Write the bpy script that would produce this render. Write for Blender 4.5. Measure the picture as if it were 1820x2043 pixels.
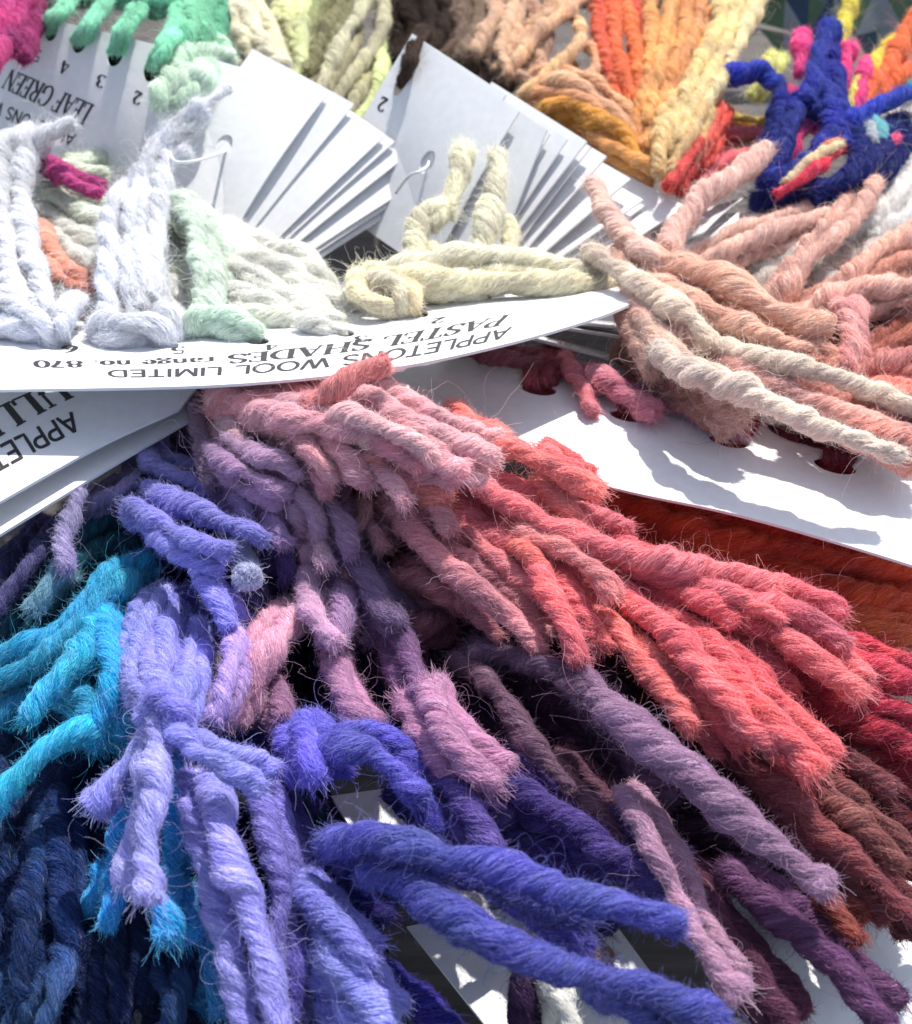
import bpy, math, random
import numpy as np
from mathutils import Vector
from mathutils.geometry import delaunay_2d_cdt

# ---------------------------------------------------------------- scene clear
for o in list(bpy.data.objects):
    bpy.data.objects.remove(o)
SC = bpy.context.scene
COL = SC.collection
SC.unit_settings.system = 'METRIC'
SC.unit_settings.scale_length = 0.01          # one unit is one centimetre

# ---------------------------------------------------------------- camera
PITCH = math.radians(48.0)
VFOV = math.radians(44.0)
CAM = np.array([0.0, 0.0, 12.4])
FWD = np.array([0.0, math.cos(PITCH), -math.sin(PITCH)])
UPV = np.array([0.0, math.sin(PITCH), math.cos(PITCH)])
RGT = np.array([1.0, 0.0, 0.0])
cd = bpy.data.cameras.new('camera')
cam = bpy.data.objects.new('camera', cd)
COL.objects.link(cam)
cam.location = CAM
cam.rotation_euler = (math.pi / 2 - PITCH, 0, 0)
cd.sensor_fit = 'VERTICAL'
cd.sensor_height = 24
cd.lens = 12 / math.tan(VFOV / 2)
cd.clip_start = 0.1
cd.clip_end = 2000
cd.dof.use_dof = True
cd.dof.focus_distance = 11.2
cd.dof.aperture_fstop = 0.42       # a small lens this close to its subject
SC.camera = cam

# ---------------------------------------------------------------- daylight
SUN_EL, SUN_AZ = math.radians(50), math.radians(22)     # azimuth from +Y towards +X
w = bpy.data.worlds.new('World')
SC.world = w
w.use_nodes = True
nt = w.node_tree
bg = nt.nodes['Background']
sky = nt.nodes.new('ShaderNodeTexSky')
sky.sky_type = 'NISHITA'
sky.sun_disc = False
sky.sun_elevation = SUN_EL
sky.sun_rotation = SUN_AZ
soft = nt.nodes.new('ShaderNodeHueSaturation')      # hazy summer sky, paler than the clear one
soft.inputs['Saturation'].default_value = 0.66
nt.links.new(sky.outputs[0], soft.inputs['Color'])
nt.links.new(soft.outputs[0], bg.inputs[0])
bg.inputs[1].default_value = 0.15
sd = bpy.data.lights.new('sun', 'SUN')
sun = bpy.data.objects.new('sun', sd)
COL.objects.link(sun)
sd.energy = 4.3
sd.angle = math.radians(1.0)
sd.color = (1.0, 0.965, 0.9)
tosun = Vector((math.sin(SUN_AZ) * math.cos(SUN_EL), math.cos(SUN_AZ) * math.cos(SUN_EL), math.sin(SUN_EL)))
sun.rotation_euler = tosun.to_track_quat('Z', 'Y').to_euler()
sun.location = (0, 20, 40)
vs = SC.view_settings
SC.display_settings.display_device = 'sRGB'
vs.view_transform = 'Standard'
vs.look = 'None'
vs.exposure = 0.42
vs.gamma = 1.0
vs.use_curve_mapping = False
SC.render.engine = 'CYCLES'
SC.cycles.max_bounces = 6
SC.cycles.diffuse_bounces = 4
SC.cycles.transmission_bounces = 4
SC.cycles_curves.shape = 'RIBBONS'

# ---------------------------------------------------------------- helpers
REF_H = 10.0


def rays(px, py):
    t = math.tan(VFOV / 2)
    sx = (np.asarray(px, float) - 910.0) / 1021.5 * t
    sy = -(np.asarray(py, float) - 1021.5) / 1021.5 * t
    return sx, sy


def at(px, py, lift=0.0):
    """a point of the heap: the reference plane of the heap, raised by lift centimetres towards the viewer"""
    sx, sy = rays(px, py)
    d = REF_H / (math.sin(PITCH) - sy * math.cos(PITCH)) - np.asarray(lift, float)
    p = CAM + d[..., None] * (FWD + sx[..., None] * RGT + sy[..., None] * UPV)
    return p, d


def on_plane(px, py, z):
    sx, sy = rays(px, py)
    d = (CAM[2] - z) / (math.sin(PITCH) - sy * math.cos(PITCH))
    return CAM + d[..., None] * (FWD + sx[..., None] * RGT + sy[..., None] * UPV)


def lin(c):
    if isinstance(c, str):
        c = c.lstrip('#')
        c = [int(c[i:i + 2], 16) / 255 for i in (0, 2, 4)]
    return tuple(((v + .055) / 1.055) ** 2.4 if v > .04045 else v / 12.92 for v in c)


def tag(o, label=None, cat=None, group=None, kind=None):
    if label: o['label'] = label
    if cat: o['category'] = cat
    if group: o['group'] = group
    if kind: o['kind'] = kind
    return o


def empty(name, loc):
    o = bpy.data.objects.new(name, None)
    COL.objects.link(o)
    o.location = loc
    o.empty_display_size = 0.3
    return o


def mesh_obj(name, verts, faces, mats, parent=None, smooth=True, mat_idx=None):
    me = bpy.data.meshes.new(name)
    me.from_pydata([tuple(v) for v in verts], [], faces)
    for m in (mats if isinstance(mats, (list, tuple)) else [mats]):
        me.materials.append(m)
    if mat_idx is not None:
        me.polygons.foreach_set('material_index', mat_idx)
    if smooth:
        me.polygons.foreach_set('use_smooth', [True] * len(me.polygons))
    me.update()
    o = bpy.data.objects.new(name, me)
    COL.objects.link(o)
    if parent is not None:
        o.parent = parent
        o.location = -Vector(parent.location)
    return o


# ---------------------------------------------------------------- materials
def new_mat(name):
    m = bpy.data.materials.new(name)
    m.use_nodes = True
    return m, m.node_tree, m.node_tree.nodes, m.node_tree.links, m.node_tree.nodes['Principled BSDF']


def wool_material(name, fibre):
    m, t, n, l, b = new_mat(name)
    info = n.new('ShaderNodeObjectInfo')
    hsv = n.new('ShaderNodeHueSaturation')
    tc = n.new('ShaderNodeTexCoord')
    dye = n.new('ShaderNodeTexNoise')          # uneven dye: slow changes of tone along the yarn
    dye.inputs['Scale'].default_value = 1.6
    dye.inputs['Detail'].default_value = 3
    l.new(tc.outputs['Object'], dye.inputs['Vector'])
    hue = n.new('ShaderNodeMapRange')
    hue.inputs['From Min'].default_value = 0.3
    hue.inputs['From Max'].default_value = 0.7
    hue.inputs['To Min'].default_value = 0.492
    hue.inputs['To Max'].default_value = 0.508
    l.new(dye.outputs[0], hue.inputs['Value'])
    l.new(hue.outputs[0], hsv.inputs['Hue'])
    tone = n.new('ShaderNodeMix')
    tone.data_type = 'RGBA'
    tone.blend_type = 'MULTIPLY'
    tone.inputs['Factor'].default_value = 1
    tv = n.new('ShaderNodeMapRange')
    tv.inputs['From Min'].default_value = 0.3
    tv.inputs['From Max'].default_value = 0.7
    tv.inputs['To Min'].default_value = 0.84
    tv.inputs['To Max'].default_value = 1.1
    l.new(dye.outputs[0], tv.inputs['Value'])
    l.new(info.outputs['Color'], tone.inputs['A'])
    l.new(tv.outputs[0], tone.inputs['B'])
    l.new(tone.outputs['Result'], hsv.inputs['Color'])
    if fibre:
        hi = n.new('ShaderNodeHairInfo')
        mr = n.new('ShaderNodeMapRange')
        mr.inputs['To Min'].default_value = 0.86
        mr.inputs['To Max'].default_value = 1.42
        l.new(hi.outputs['Random'], mr.inputs['Value'])
        l.new(mr.outputs[0], hsv.inputs['Value'])
        sm = n.new('ShaderNodeMapRange')
        sm.inputs['To Min'].default_value = 1.08
        sm.inputs['To Max'].default_value = 0.70
        l.new(hi.outputs['Random'], sm.inputs['Value'])
        l.new(sm.outputs[0], hsv.inputs['Saturation'])
        l.new(hsv.outputs[0], b.inputs['Base Color'])
        b.inputs['Roughness'].default_value = 0.55
        b.inputs['Specular IOR Level'].default_value = 0.25
        tr = n.new('ShaderNodeBsdfTranslucent')
        l.new(hsv.outputs[0], tr.inputs['Color'])
        mx = n.new('ShaderNodeMixShader')
        mx.inputs[0].default_value = 0.55
        l.new(b.outputs[0], mx.inputs[1])
        l.new(tr.outputs[0], mx.inputs[2])
        l.new(mx.outputs[0], n['Material Output'].inputs['Surface'])
    else:
        uv = n.new('ShaderNodeUVMap')
        mp = n.new('ShaderNodeMapping')
        mp.inputs['Scale'].default_value = (9.0, 1.1, 1.0)
        l.new(uv.outputs[0], mp.inputs[0])
        nz = n.new('ShaderNodeTexNoise')
        nz.inputs['Scale'].default_value = 3.0
        nz.inputs['Detail'].default_value = 5
        nz.inputs['Distortion'].default_value = 0.6
        l.new(mp.outputs[0], nz.inputs['Vector'])
        mr = n.new('ShaderNodeMapRange')
        mr.inputs['From Min'].default_value = 0.3
        mr.inputs['From Max'].default_value = 0.7
        mr.inputs['To Min'].default_value = 0.72
        mr.inputs['To Max'].default_value = 1.12
        l.new(nz.outputs[0], mr.inputs['Value'])
        l.new(mr.outputs[0], hsv.inputs['Value'])
        l.new(hsv.outputs[0], b.inputs['Base Color'])
        b.inputs['Roughness'].default_value = 0.9
        b.inputs['Specular IOR Level'].default_value = 0.1
        b.inputs['Sheen Weight'].default_value = 0.25
        b.inputs['Sheen Roughness'].default_value = 0.5
        bp = n.new('ShaderNodeBump')
        bp.inputs['Strength'].default_value = 0.9
        bp.inputs['Distance'].default_value = 0.03
        l.new(nz.outputs[0], bp.inputs['Height'])
        l.new(bp.outputs[0], b.inputs['Normal'])
    return m


M_CORE = wool_material('wool_yarn', False)
M_FIBRE = wool_material('wool_fibre', True)


def card_material():
    m, t, n, l, b = new_mat('white_card')
    tc = n.new('ShaderNodeTexCoord')
    nz = n.new('ShaderNodeTexNoise')
    nz.inputs['Scale'].default_value = 9
    nz.inputs['Detail'].default_value = 8
    l.new(tc.outputs['Object'], nz.inputs['Vector'])
    cr = n.new('ShaderNodeValToRGB')
    cr.color_ramp.elements[0].position = 0.3
    cr.color_ramp.elements[0].color = (0.77, 0.77, 0.78, 1)
    cr.color_ramp.elements[1].position = 0.7
    cr.color_ramp.elements[1].color = (0.83, 0.83, 0.84, 1)
    l.new(nz.outputs[0], cr.inputs[0])
    l.new(cr.outputs[0], b.inputs['Base Color'])
    b.inputs['Roughness'].default_value = 0.5
    b.inputs['Specular IOR Level'].default_value = 0.35
    n2 = n.new('ShaderNodeTexNoise')
    n2.inputs['Scale'].default_value = 60
    n2.inputs['Detail'].default_value = 4
    l.new(tc.outputs['Object'], n2.inputs['Vector'])
    bp = n.new('ShaderNodeBump')
    bp.inputs['Strength'].default_value = 0.12
    bp.inputs['Distance'].default_value = 0.01
    l.new(n2.outputs[0], bp.inputs['Height'])
    l.new(bp.outputs[0], b.inputs['Normal'])
    return m


M_CARD = card_material()
M_INK, _t, _n, _l, _b = new_mat('printing_ink')
_b.inputs['Base Color'].default_value = (0.022, 0.021, 0.024, 1)
_b.inputs['Roughness'].default_value = 0.55


# ---------------------------------------------------------------- yarn
def resample(P, R, step):
    P = np.asarray(P, float); R = np.asarray(R, float)
    if len(P) == 2:
        P = np.vstack([P[0], (P[0] + P[1]) / 2, P[1]]); R = np.array([R[0], (R[0] + R[1]) / 2, R[1]])
    A = np.vstack([2 * P[0] - P[1], P, 2 * P[-1] - P[-2]])
    B = np.concatenate([[R[0]], R, [R[-1]]])
    out, ro = [], []
    for i in range(1, len(A) - 2):
        t = np.linspace(0, 1, 24, endpoint=False)[:, None]
        p0, p1, p2, p3 = A[i - 1], A[i], A[i + 1], A[i + 2]
        out.append(.5 * ((2 * p1) + (-p0 + p2) * t + (2 * p0 - 5 * p1 + 4 * p2 - p3) * t ** 2 + (-p0 + 3 * p1 - 3 * p2 + p3) * t ** 3))
        ro.append((B[i] + (B[i + 1] - B[i]) * t[:, 0]))
    out.append(A[-2][None]); ro.append(np.array([B[-2]]))
    Q = np.vstack(out); q = np.concatenate(ro)
    s = np.concatenate([[0], np.cumsum(np.linalg.norm(np.diff(Q, axis=0), axis=1))])
    n = max(8, int(s[-1] / step) + 1)
    ss = np.linspace(0, s[-1], n)
    return np.stack([np.interp(ss, s, Q[:, k]) for k in range(3)], 1), np.interp(ss, s, q), ss


def unit(v):
    return v / np.maximum(np.linalg.norm(v, axis=-1, keepdims=True), 1e-9)


def smooth_noise(rng, s, wave, dims):
    n = int(s[-1] / wave) + 4
    k = rng.normal(size=(n, dims))
    x = s / wave
    i = np.floor(x).astype(int); f = (x - i)[:, None]; f = f * f * (3 - 2 * f)
    return k[i] * (1 - f) + k[i + 1] * f


NFIB = 0


def yarn(P, R, color, seed, parent, name='strand', plies=None, pitch=None, fuzz=1.0, fray=(1, 1), soft=0.0):
    """one twisted length of wool: plies laid round each other (mesh) and its loose fibres (child)"""
    global NFIB
    rng = np.random.default_rng(seed)
    r0 = float(np.mean(R))
    C, rad, s = resample(P, R, r0 * 0.26)
    n = len(C); L = s[-1]
    C = C + smooth_noise(rng, s, r0 * 4.0, 3) * r0 * 0.13
    rad = rad * (1 + 0.17 * smooth_noise(rng, s, r0 * 3.0, 1)[:, 0])
    fl = rng.uniform(.0, .12)
    rad = rad * (1 + fl * (np.exp(-s / (1.6 * r0)) * (fray[0] > 0) + np.exp(-(L - s) / (1.6 * r0)) * (fray[1] > 0)))
    T = unit(np.gradient(C, axis=0))
    N = np.zeros_like(T)
    v = np.cross(T[0], [0.3, 0.2, 0.9]); N[0] = v / np.linalg.norm(v)
    for i in range(1, n):
        v = N[i - 1] - T[i] * np.dot(N[i - 1], T[i])
        N[i] = v / max(np.linalg.norm(v), 1e-9)
    Bn = np.cross(T, N)
    k = plies or (3 if rng.random() < .35 else 4)
    pt = (pitch or rng.uniform(4.3, 5.6)) * r0
    rh, rp = {1: (0.0, 1.0), 2: (.42, .64), 3: (.46, .57), 4: (.50, .52)}[k]
    blur = rng.uniform(0.02, .15) + soft; rh -= blur; rp += blur * .6
    ph = rng.uniform(0, 6.28)
    a = ph - 2 * math.pi * s / pt + 0.9 * smooth_noise(rng, s, r0 * 4.5, 1)[:, 0]
    # the cut end opens a little and rounds off
    e0, e1 = s / rad, (L - s) / rad
    edge = np.minimum(e0, e1)
    cap = np.sqrt(np.clip(1 - (1 - np.clip(edge / 0.45, 0, 1)) ** 2, 0.0, 1))
    cap = np.maximum(cap, 0.3)
    K = 8
    phi = np.linspace(0, 2 * math.pi, K, endpoint=False)
    V, F, UV = [], [], []
    AX, NN, BB, RP = [], [], [], []
    for j in range(k):
        aj = a + 2 * math.pi * j / k
        rj = rad * (1 + 0.16 * smooth_noise(rng, s, r0 * 2.5, 1)[:, 0])
        rad_dir = np.cos(aj)[:, None] * N + np.sin(aj)[:, None] * Bn
        ax = C + rad_dir * (rj * rh * (0.35 + 0.65 * cap))[:, None]
        t2 = unit(np.gradient(ax, axis=0))
        n2 = unit(rad_dir - t2 * np.sum(rad_dir * t2, 1, keepdims=True))
        b2 = np.cross(t2, n2)
        rr = rj * rp * cap
        ring = ax[:, None, :] + rr[:, None, None] * (np.cos(phi)[None, :, None] * n2[:, None, :] * 0.96 + np.sin(phi)[None, :, None] * b2[:, None, :] * 1.06)
        base = sum(len(x) for x in V)
        V.append(ring.reshape(-1, 3))
        i0 = np.arange(n - 1)[:, None] * K + np.arange(K)[None, :]
        i1 = np.arange(n - 1)[:, None] * K + (np.arange(K)[None, :] + 1) % K
        q = np.stack([i0, i1, i1 + K, i0 + K], -1).reshape(-1, 4) + base
        F.append(q)
        uu = np.arange(K)[None, :] / K + np.zeros((n - 1, 1)); u2 = uu + 1.0 / K
        v0 = (s[:-1] / r0 * .3)[:, None] + np.zeros((1, K)) + j * 7.3 + seed % 97; v1 = v0 + (np.diff(s) / r0 * .3)[:, None]
        UV.append(np.stack([np.stack([uu, v0], -1), np.stack([u2, v0], -1), np.stack([u2, v1], -1), np.stack([uu, v1], -1)], 2).reshape(-1, 2))
        AX.append(ax); NN.append(n2); BB.append(b2); RP.append(rr)
    V = np.vstack(V); F = np.vstack(F); UV = np.vstack(UV)
    me = bpy.data.meshes.new(name)
    me.vertices.add(len(V)); me.vertices.foreach_set('co', V.ravel())
    caps = [[j * n * K + q for q in range(K)][::-1] for j in range(k)] + [[j * n * K + (n - 1) * K + q for q in range(K)] for j in range(k)]
    nl = F.size + sum(len(c) for c in caps)
    me.loops.add(nl); me.loops.foreach_set('vertex_index', np.concatenate([F.ravel()] + [np.array(c) for c in caps]))
    me.polygons.add(len(F) + len(caps))
    me.polygons.foreach_set('loop_start', np.concatenate([np.arange(len(F)) * 4, F.size + np.arange(len(caps)) * K]))
    me.polygons.foreach_set('use_smooth', np.ones(len(F) + len(caps), bool))
    uvl = me.uv_layers.new(name='UVMap')
    full = np.zeros((nl, 2)); full[:len(UV)] = UV
    uvl.data.foreach_set('uv', full.ravel())
    me.update(calc_edges=True)
    me.materials.append(M_CORE)
    o = bpy.data.objects.new(name, me)
    COL.objects.link(o)
    o.color = (*color, 1)
    o.parent = parent
    o.location = -Vector(parent.location)
    # ---- fibres
    AX, NN, BB, RP = map(np.array, (AX, NN, BB, RP))
    pts, rads, sizes = [], [], []

    def lookup(arr, j, x):
        x = np.clip(x, 0, n - 1.001); i = x.astype(int); f = x - i
        if arr.ndim == 3:
            return arr[j[:, None], i] * (1 - f)[..., None] + arr[j[:, None], i + 1] * f[..., None]
        return arr[j[:, None], i] * (1 - f) + arr[j[:, None], i + 1] * f
    area = L * r0
    ds = L / (n - 1)
    # 1 lying fibres
    m = int(np.clip(1900 * L / (r0 * 20) * fuzz, 140, 3600))
    Kp = 7
    j = rng.integers(0, k, m)
    ln = rng.uniform(1.6, 4.6, m) * r0
    st = rng.uniform(-0.06, 1.0, m) * L
    st = np.maximum(st, -rng.uniform(0, .45, m) * r0)
    ln = np.minimum(ln, np.maximum(L + rng.uniform(-.2, .45, m) * r0 - st, .3 * r0))
    x = (st[:, None] + ln[:, None] * np.linspace(0, 1, Kp)[None, :]) / ds
    over = np.maximum(x - (n - 1), 0) * ds
    p0 = rng.uniform(-2.3, 2.3, m)
    tw = rng.normal(0.55, 0.5, m)
    e = np.linspace(-1, 1, Kp)[None, :]
    fi = p0[:, None] + tw[:, None] * (e + 1) + rng.normal(0, .2, (m, Kp))
    lf = 1.0 + rng.uniform(0.0, 0.13, m)[:, None] + rng.uniform(0, .5, m)[:, None] ** 1.6 * np.abs(e) ** 3 + rng.normal(0, .04, (m, Kp))
    A_ = lookup(AX, j, x); N_ = lookup(NN, j, x); B_ = lookup(BB, j, x); R_ = lookup(RP, j, x)
    X = A_ + (R_ * lf)[..., None] * (np.cos(fi)[..., None] * N_ + np.sin(fi)[..., None] * B_)
    T_end = T[-1]; X = X + over[..., None] * T_end
    und = np.maximum(-x, 0) * ds
    X = X - und[..., None] * T[0]
    pts.append(X.reshape(-1, 3)); sizes += [Kp] * m
    rr = rng.uniform(0.0014, 0.0030, m)[:, None] * np.array([.5, .9, 1, 1, 1, .9, .4])[None, :]
    rads.append(rr.ravel())
    # 2 stray curls
    m = int(max(8, 78 * L / (r0 * 20) * fuzz))
    Kp = 12
    j = rng.integers(0, k, m); x = rng.uniform(0, n - 1.01, (m, 1))
    spots = rng.uniform(0, n - 1.01, max(2, m // 9)); pick = rng.uniform(size=m) < .6
    x[pick, 0] = np.clip(spots[rng.integers(0, len(spots), pick.sum())] + rng.normal(0, 2.2, pick.sum()), 0, n - 1.02)
    A_ = lookup(AX, j, x)[:, 0]; N_ = lookup(NN, j, x)[:, 0]; B_ = lookup(BB, j, x)[:, 0]; R_ = lookup(RP, j, x)[:, 0]
    Tt = T[x[:, 0].astype(int)]
    fa = rng.uniform(-1.6, 1.6, m)
    out = np.cos(fa)[:, None] * N_ + np.sin(fa)[:, None] * B_
    cur = A_ + out * R_[:, None]
    d = unit(out * rng.uniform(.15, 1, (m, 1)) + Tt * rng.normal(0, 1.0, (m, 1)) + rng.normal(0, .25, (m, 3)))
    axis = unit(rng.normal(size=(m, 3)))
    bend = rng.normal(0, .42, (m, 1))
    stp = (rng.gamma(2.2, .1, m) * r0)[:, None]
    seq = [cur]
    for q in range(Kp - 1):
        d = unit(d + bend * np.cross(axis, d) + rng.normal(0, .16, (m, 3)) + out * 0.02)
        cur = cur + d * stp
        seq.append(cur)
    pts.append(np.stack(seq, 1).reshape(-1, 3)); sizes += [Kp] * m
    rads.append((rng.uniform(.0007, .0017, m)[:, None] * np.linspace(1, .5, Kp)[None, :]).ravel())
    # 2b short down close to the surface
    m = int(max(30, 2300 * L / (r0 * 20) * fuzz))
    Kp = 5
    j = rng.integers(0, k, m); x = rng.uniform(0, n - 1.01, (m, 1))
    A_ = lookup(AX, j, x)[:, 0]; N_ = lookup(NN, j, x)[:, 0]; B_ = lookup(BB, j, x)[:, 0]; R_ = lookup(RP, j, x)[:, 0]
    Tt = T[x[:, 0].astype(int)]
    fa = rng.uniform(-1.7, 1.7, m)
    out = np.cos(fa)[:, None] * N_ + np.sin(fa)[:, None] * B_
    cur = A_ + out * R_[:, None] * .97
    d = unit(out * .5 + Tt * rng.normal(0, .9, (m, 1)) + rng.normal(0, .3, (m, 3)))
    stp = (rng.uniform(.05, .26, m) * r0)[:, None]
    seq = [cur]
    for q in range(Kp - 1):
        d = unit(d + rng.normal(0, .38, (m, 3)))
        cur = cur + d * stp
        seq.append(cur)
    pts.append(np.stack(seq, 1).reshape(-1, 3)); sizes += [Kp] * m
    rads.append((rng.uniform(.0008, .0014, m)[:, None] * np.linspace(1, .5, Kp)[None, :]).ravel())
    # 3 frayed ends
    for side, on in ((0, fray[0]), (1, fray[1])):
        if not on: continue
        m = int(380 * on * min(1.3, max(.5, fuzz)))
        Kp = 5
        idx = 0 if side == 0 else n - 1
        tt = -T[0] if side == 0 else T[-1]
        u = rng.uniform(0, 2 * math.pi, m); q = np.sqrt(rng.uniform(0, 1, m)) * .85
        dirr = np.cos(u)[:, None] * N[idx] + np.sin(u)[:, None] * Bn[idx]
        cur = C[idx] - tt * rad[idx] * .35 + dirr * (q * rad[idx])[:, None]
        d = unit(tt + dirr * (q * .35)[:, None] + rng.normal(0, .2, (m, 3)))
        stp = (rng.uniform(.04, .22, m) ** 1.0 * rad[idx] * (1 + (rng.uniform(size=m) < .12) * 1.2))[:, None]
        seq = [cur]
        for _q in range(Kp - 1):
            d = unit(d + rng.normal(0, .2, (m, 3)))
            cur = cur + d * stp
            seq.append(cur)
        pts.append(np.stack(seq, 1).reshape(-1, 3)); sizes += [Kp] * m
        rads.append((rng.uniform(.0014, .0028, m)[:, None] * np.linspace(1, .6, Kp)[None, :]).ravel())
    X = np.vstack(pts); Rr = np.concatenate(rads)
    NFIB += len(sizes)
    hc = bpy.data.hair_curves.new('fibres')
    hc.add_curves(sizes)
    hc.attributes['position'].data.foreach_set('vector', X.ravel().astype(np.float32))
    at_r = hc.attributes.get('radius') or hc.attributes.new('radius', 'FLOAT', 'POINT')
    at_r.data.foreach_set('value', Rr.astype(np.float32))
    hc.materials.append(M_FIBRE)
    h = bpy.data.objects.new('fibres', hc)
    COL.objects.link(h)
    h.color = (*color, 1)
    h.parent = o
    h['kind'] = 'stuff'
    return o


def parse(pts, lift, r):
    P = []
    for tok in pts.split():
        v = [float(q) for q in tok.split(',')]
        P.append((v[0], v[1], v[2] if len(v) > 2 else lift, v[3] if len(v) > 3 else r))
    A = np.array(P)
    return A


SEED = [11]
YARN = 0.69


def tuft(label, group, strands, lift=1.0, fuzz=1.0, gain=1.0, raise_=None, pitch=None, dense=0.62, soft=0.0, thin=1.0, wander=0.0, more=2):
    """a tuft of wool of one shade: an Empty at its lowest point with every length of yarn as a strand part.
    strands: (colour, half width, path[, lift])"""
    data = []
    side = 1
    rd = random.Random(len(label) * 31 + len(strands))
    for st in strands:
        c, r, pts = st[:3]
        lf = st[3] if len(st) > 3 else lift
        kw = st[4] if len(st) > 4 else {}
        A = parse(pts, lf, r)
        if wander:
            A[:, 0] += np.array([rd.uniform(-1, 1) for _ in A]) * wander; A[:, 1] += np.array([rd.uniform(-1, 1) for _ in A]) * wander * .6
        if raise_ is not None: A[:, 2] += raise_(A[:, 0], A[:, 1])
        P, d = at(A[:, 0], A[:, 1], A[:, 2])
        R = A[:, 3] * d * math.tan(VFOV / 2) / 1021.5
        R = R * YARN * thin
        data.append((c, P, R, kw))
        for _q in range(more):
            if rd.random() > dense: continue          # a neighbour of the same shade tucked in beside and below
            B = A.copy()
            dd = np.gradient(B[:, :2], axis=0)
            nn = np.stack([-dd[:, 1], dd[:, 0]], 1) / np.maximum(np.linalg.norm(dd, axis=1, keepdims=True), 1e-6)
            side = rd.choice((-1, 1)) if _q == 0 else -side
            sd = side * r
            if wander: B[:, :2] += np.array([[rd.uniform(-1, 1) * wander, rd.uniform(-1, 1) * wander * .5] for _ in B])
            B[:, :2] += nn * (sd * np.linspace(rd.uniform(.3, 1.0), rd.uniform(.7, 1.5), len(B)))[:, None]
            B[-1, :2] -= dd[-1] * rd.uniform(-.15, .5)
            B[:, 2] -= np.linspace(.22, rd.uniform(.15, .5), len(B))
            B[:, 3] *= rd.uniform(.85, 1.0)
            P, d = at(B[:, 0], B[:, 1], B[:, 2])
            kw2 = {k_: v_ for k_, v_ in kw.items() if k_ != 'name'}
            data.append((c, P, B[:, 3] * d * math.tan(VFOV / 2) / 1021.5 * YARN * thin, kw2))
    allp = np.vstack([x[1] for x in data])
    i = np.argmin(allp[:, 2])
    e = empty('wool_tuft' , allp[i])
    tag(e, label, 'wool tuft', group)
    for c, P, R, kw in data:
        SEED[0] += 1
        rg = random.Random(SEED[0])
        col = np.array(lin(c))
        mx_ = .11 if col[0] >= col.max() else .04
        col = (col * (1 - mx_) + col.mean() * mx_) ** .97 * 1.17 * gain * rg.uniform(.92, 1.08)
        if pitch and 'pitch' not in kw: kw = dict(kw, pitch=pitch * rg.uniform(.85, 1.15))
        kw = dict(kw)
        if soft: kw['soft'] = soft
        yarn(P, R, tuple(col * min(1.0, .85 / col.max())), SEED[0], e, fuzz=kw.pop('fuzz', fuzz), **kw)
    return e


# ---------------------------------------------------------------- lettering
def arc(cx, cy, rx, ry, a0, a1, n=10):
    return [(cx + rx * math.cos(math.radians(a0 + (a1 - a0) * i / n)), cy + ry * math.sin(math.radians(a0 + (a1 - a0) * i / n))) for i in range(n + 1)]


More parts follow.
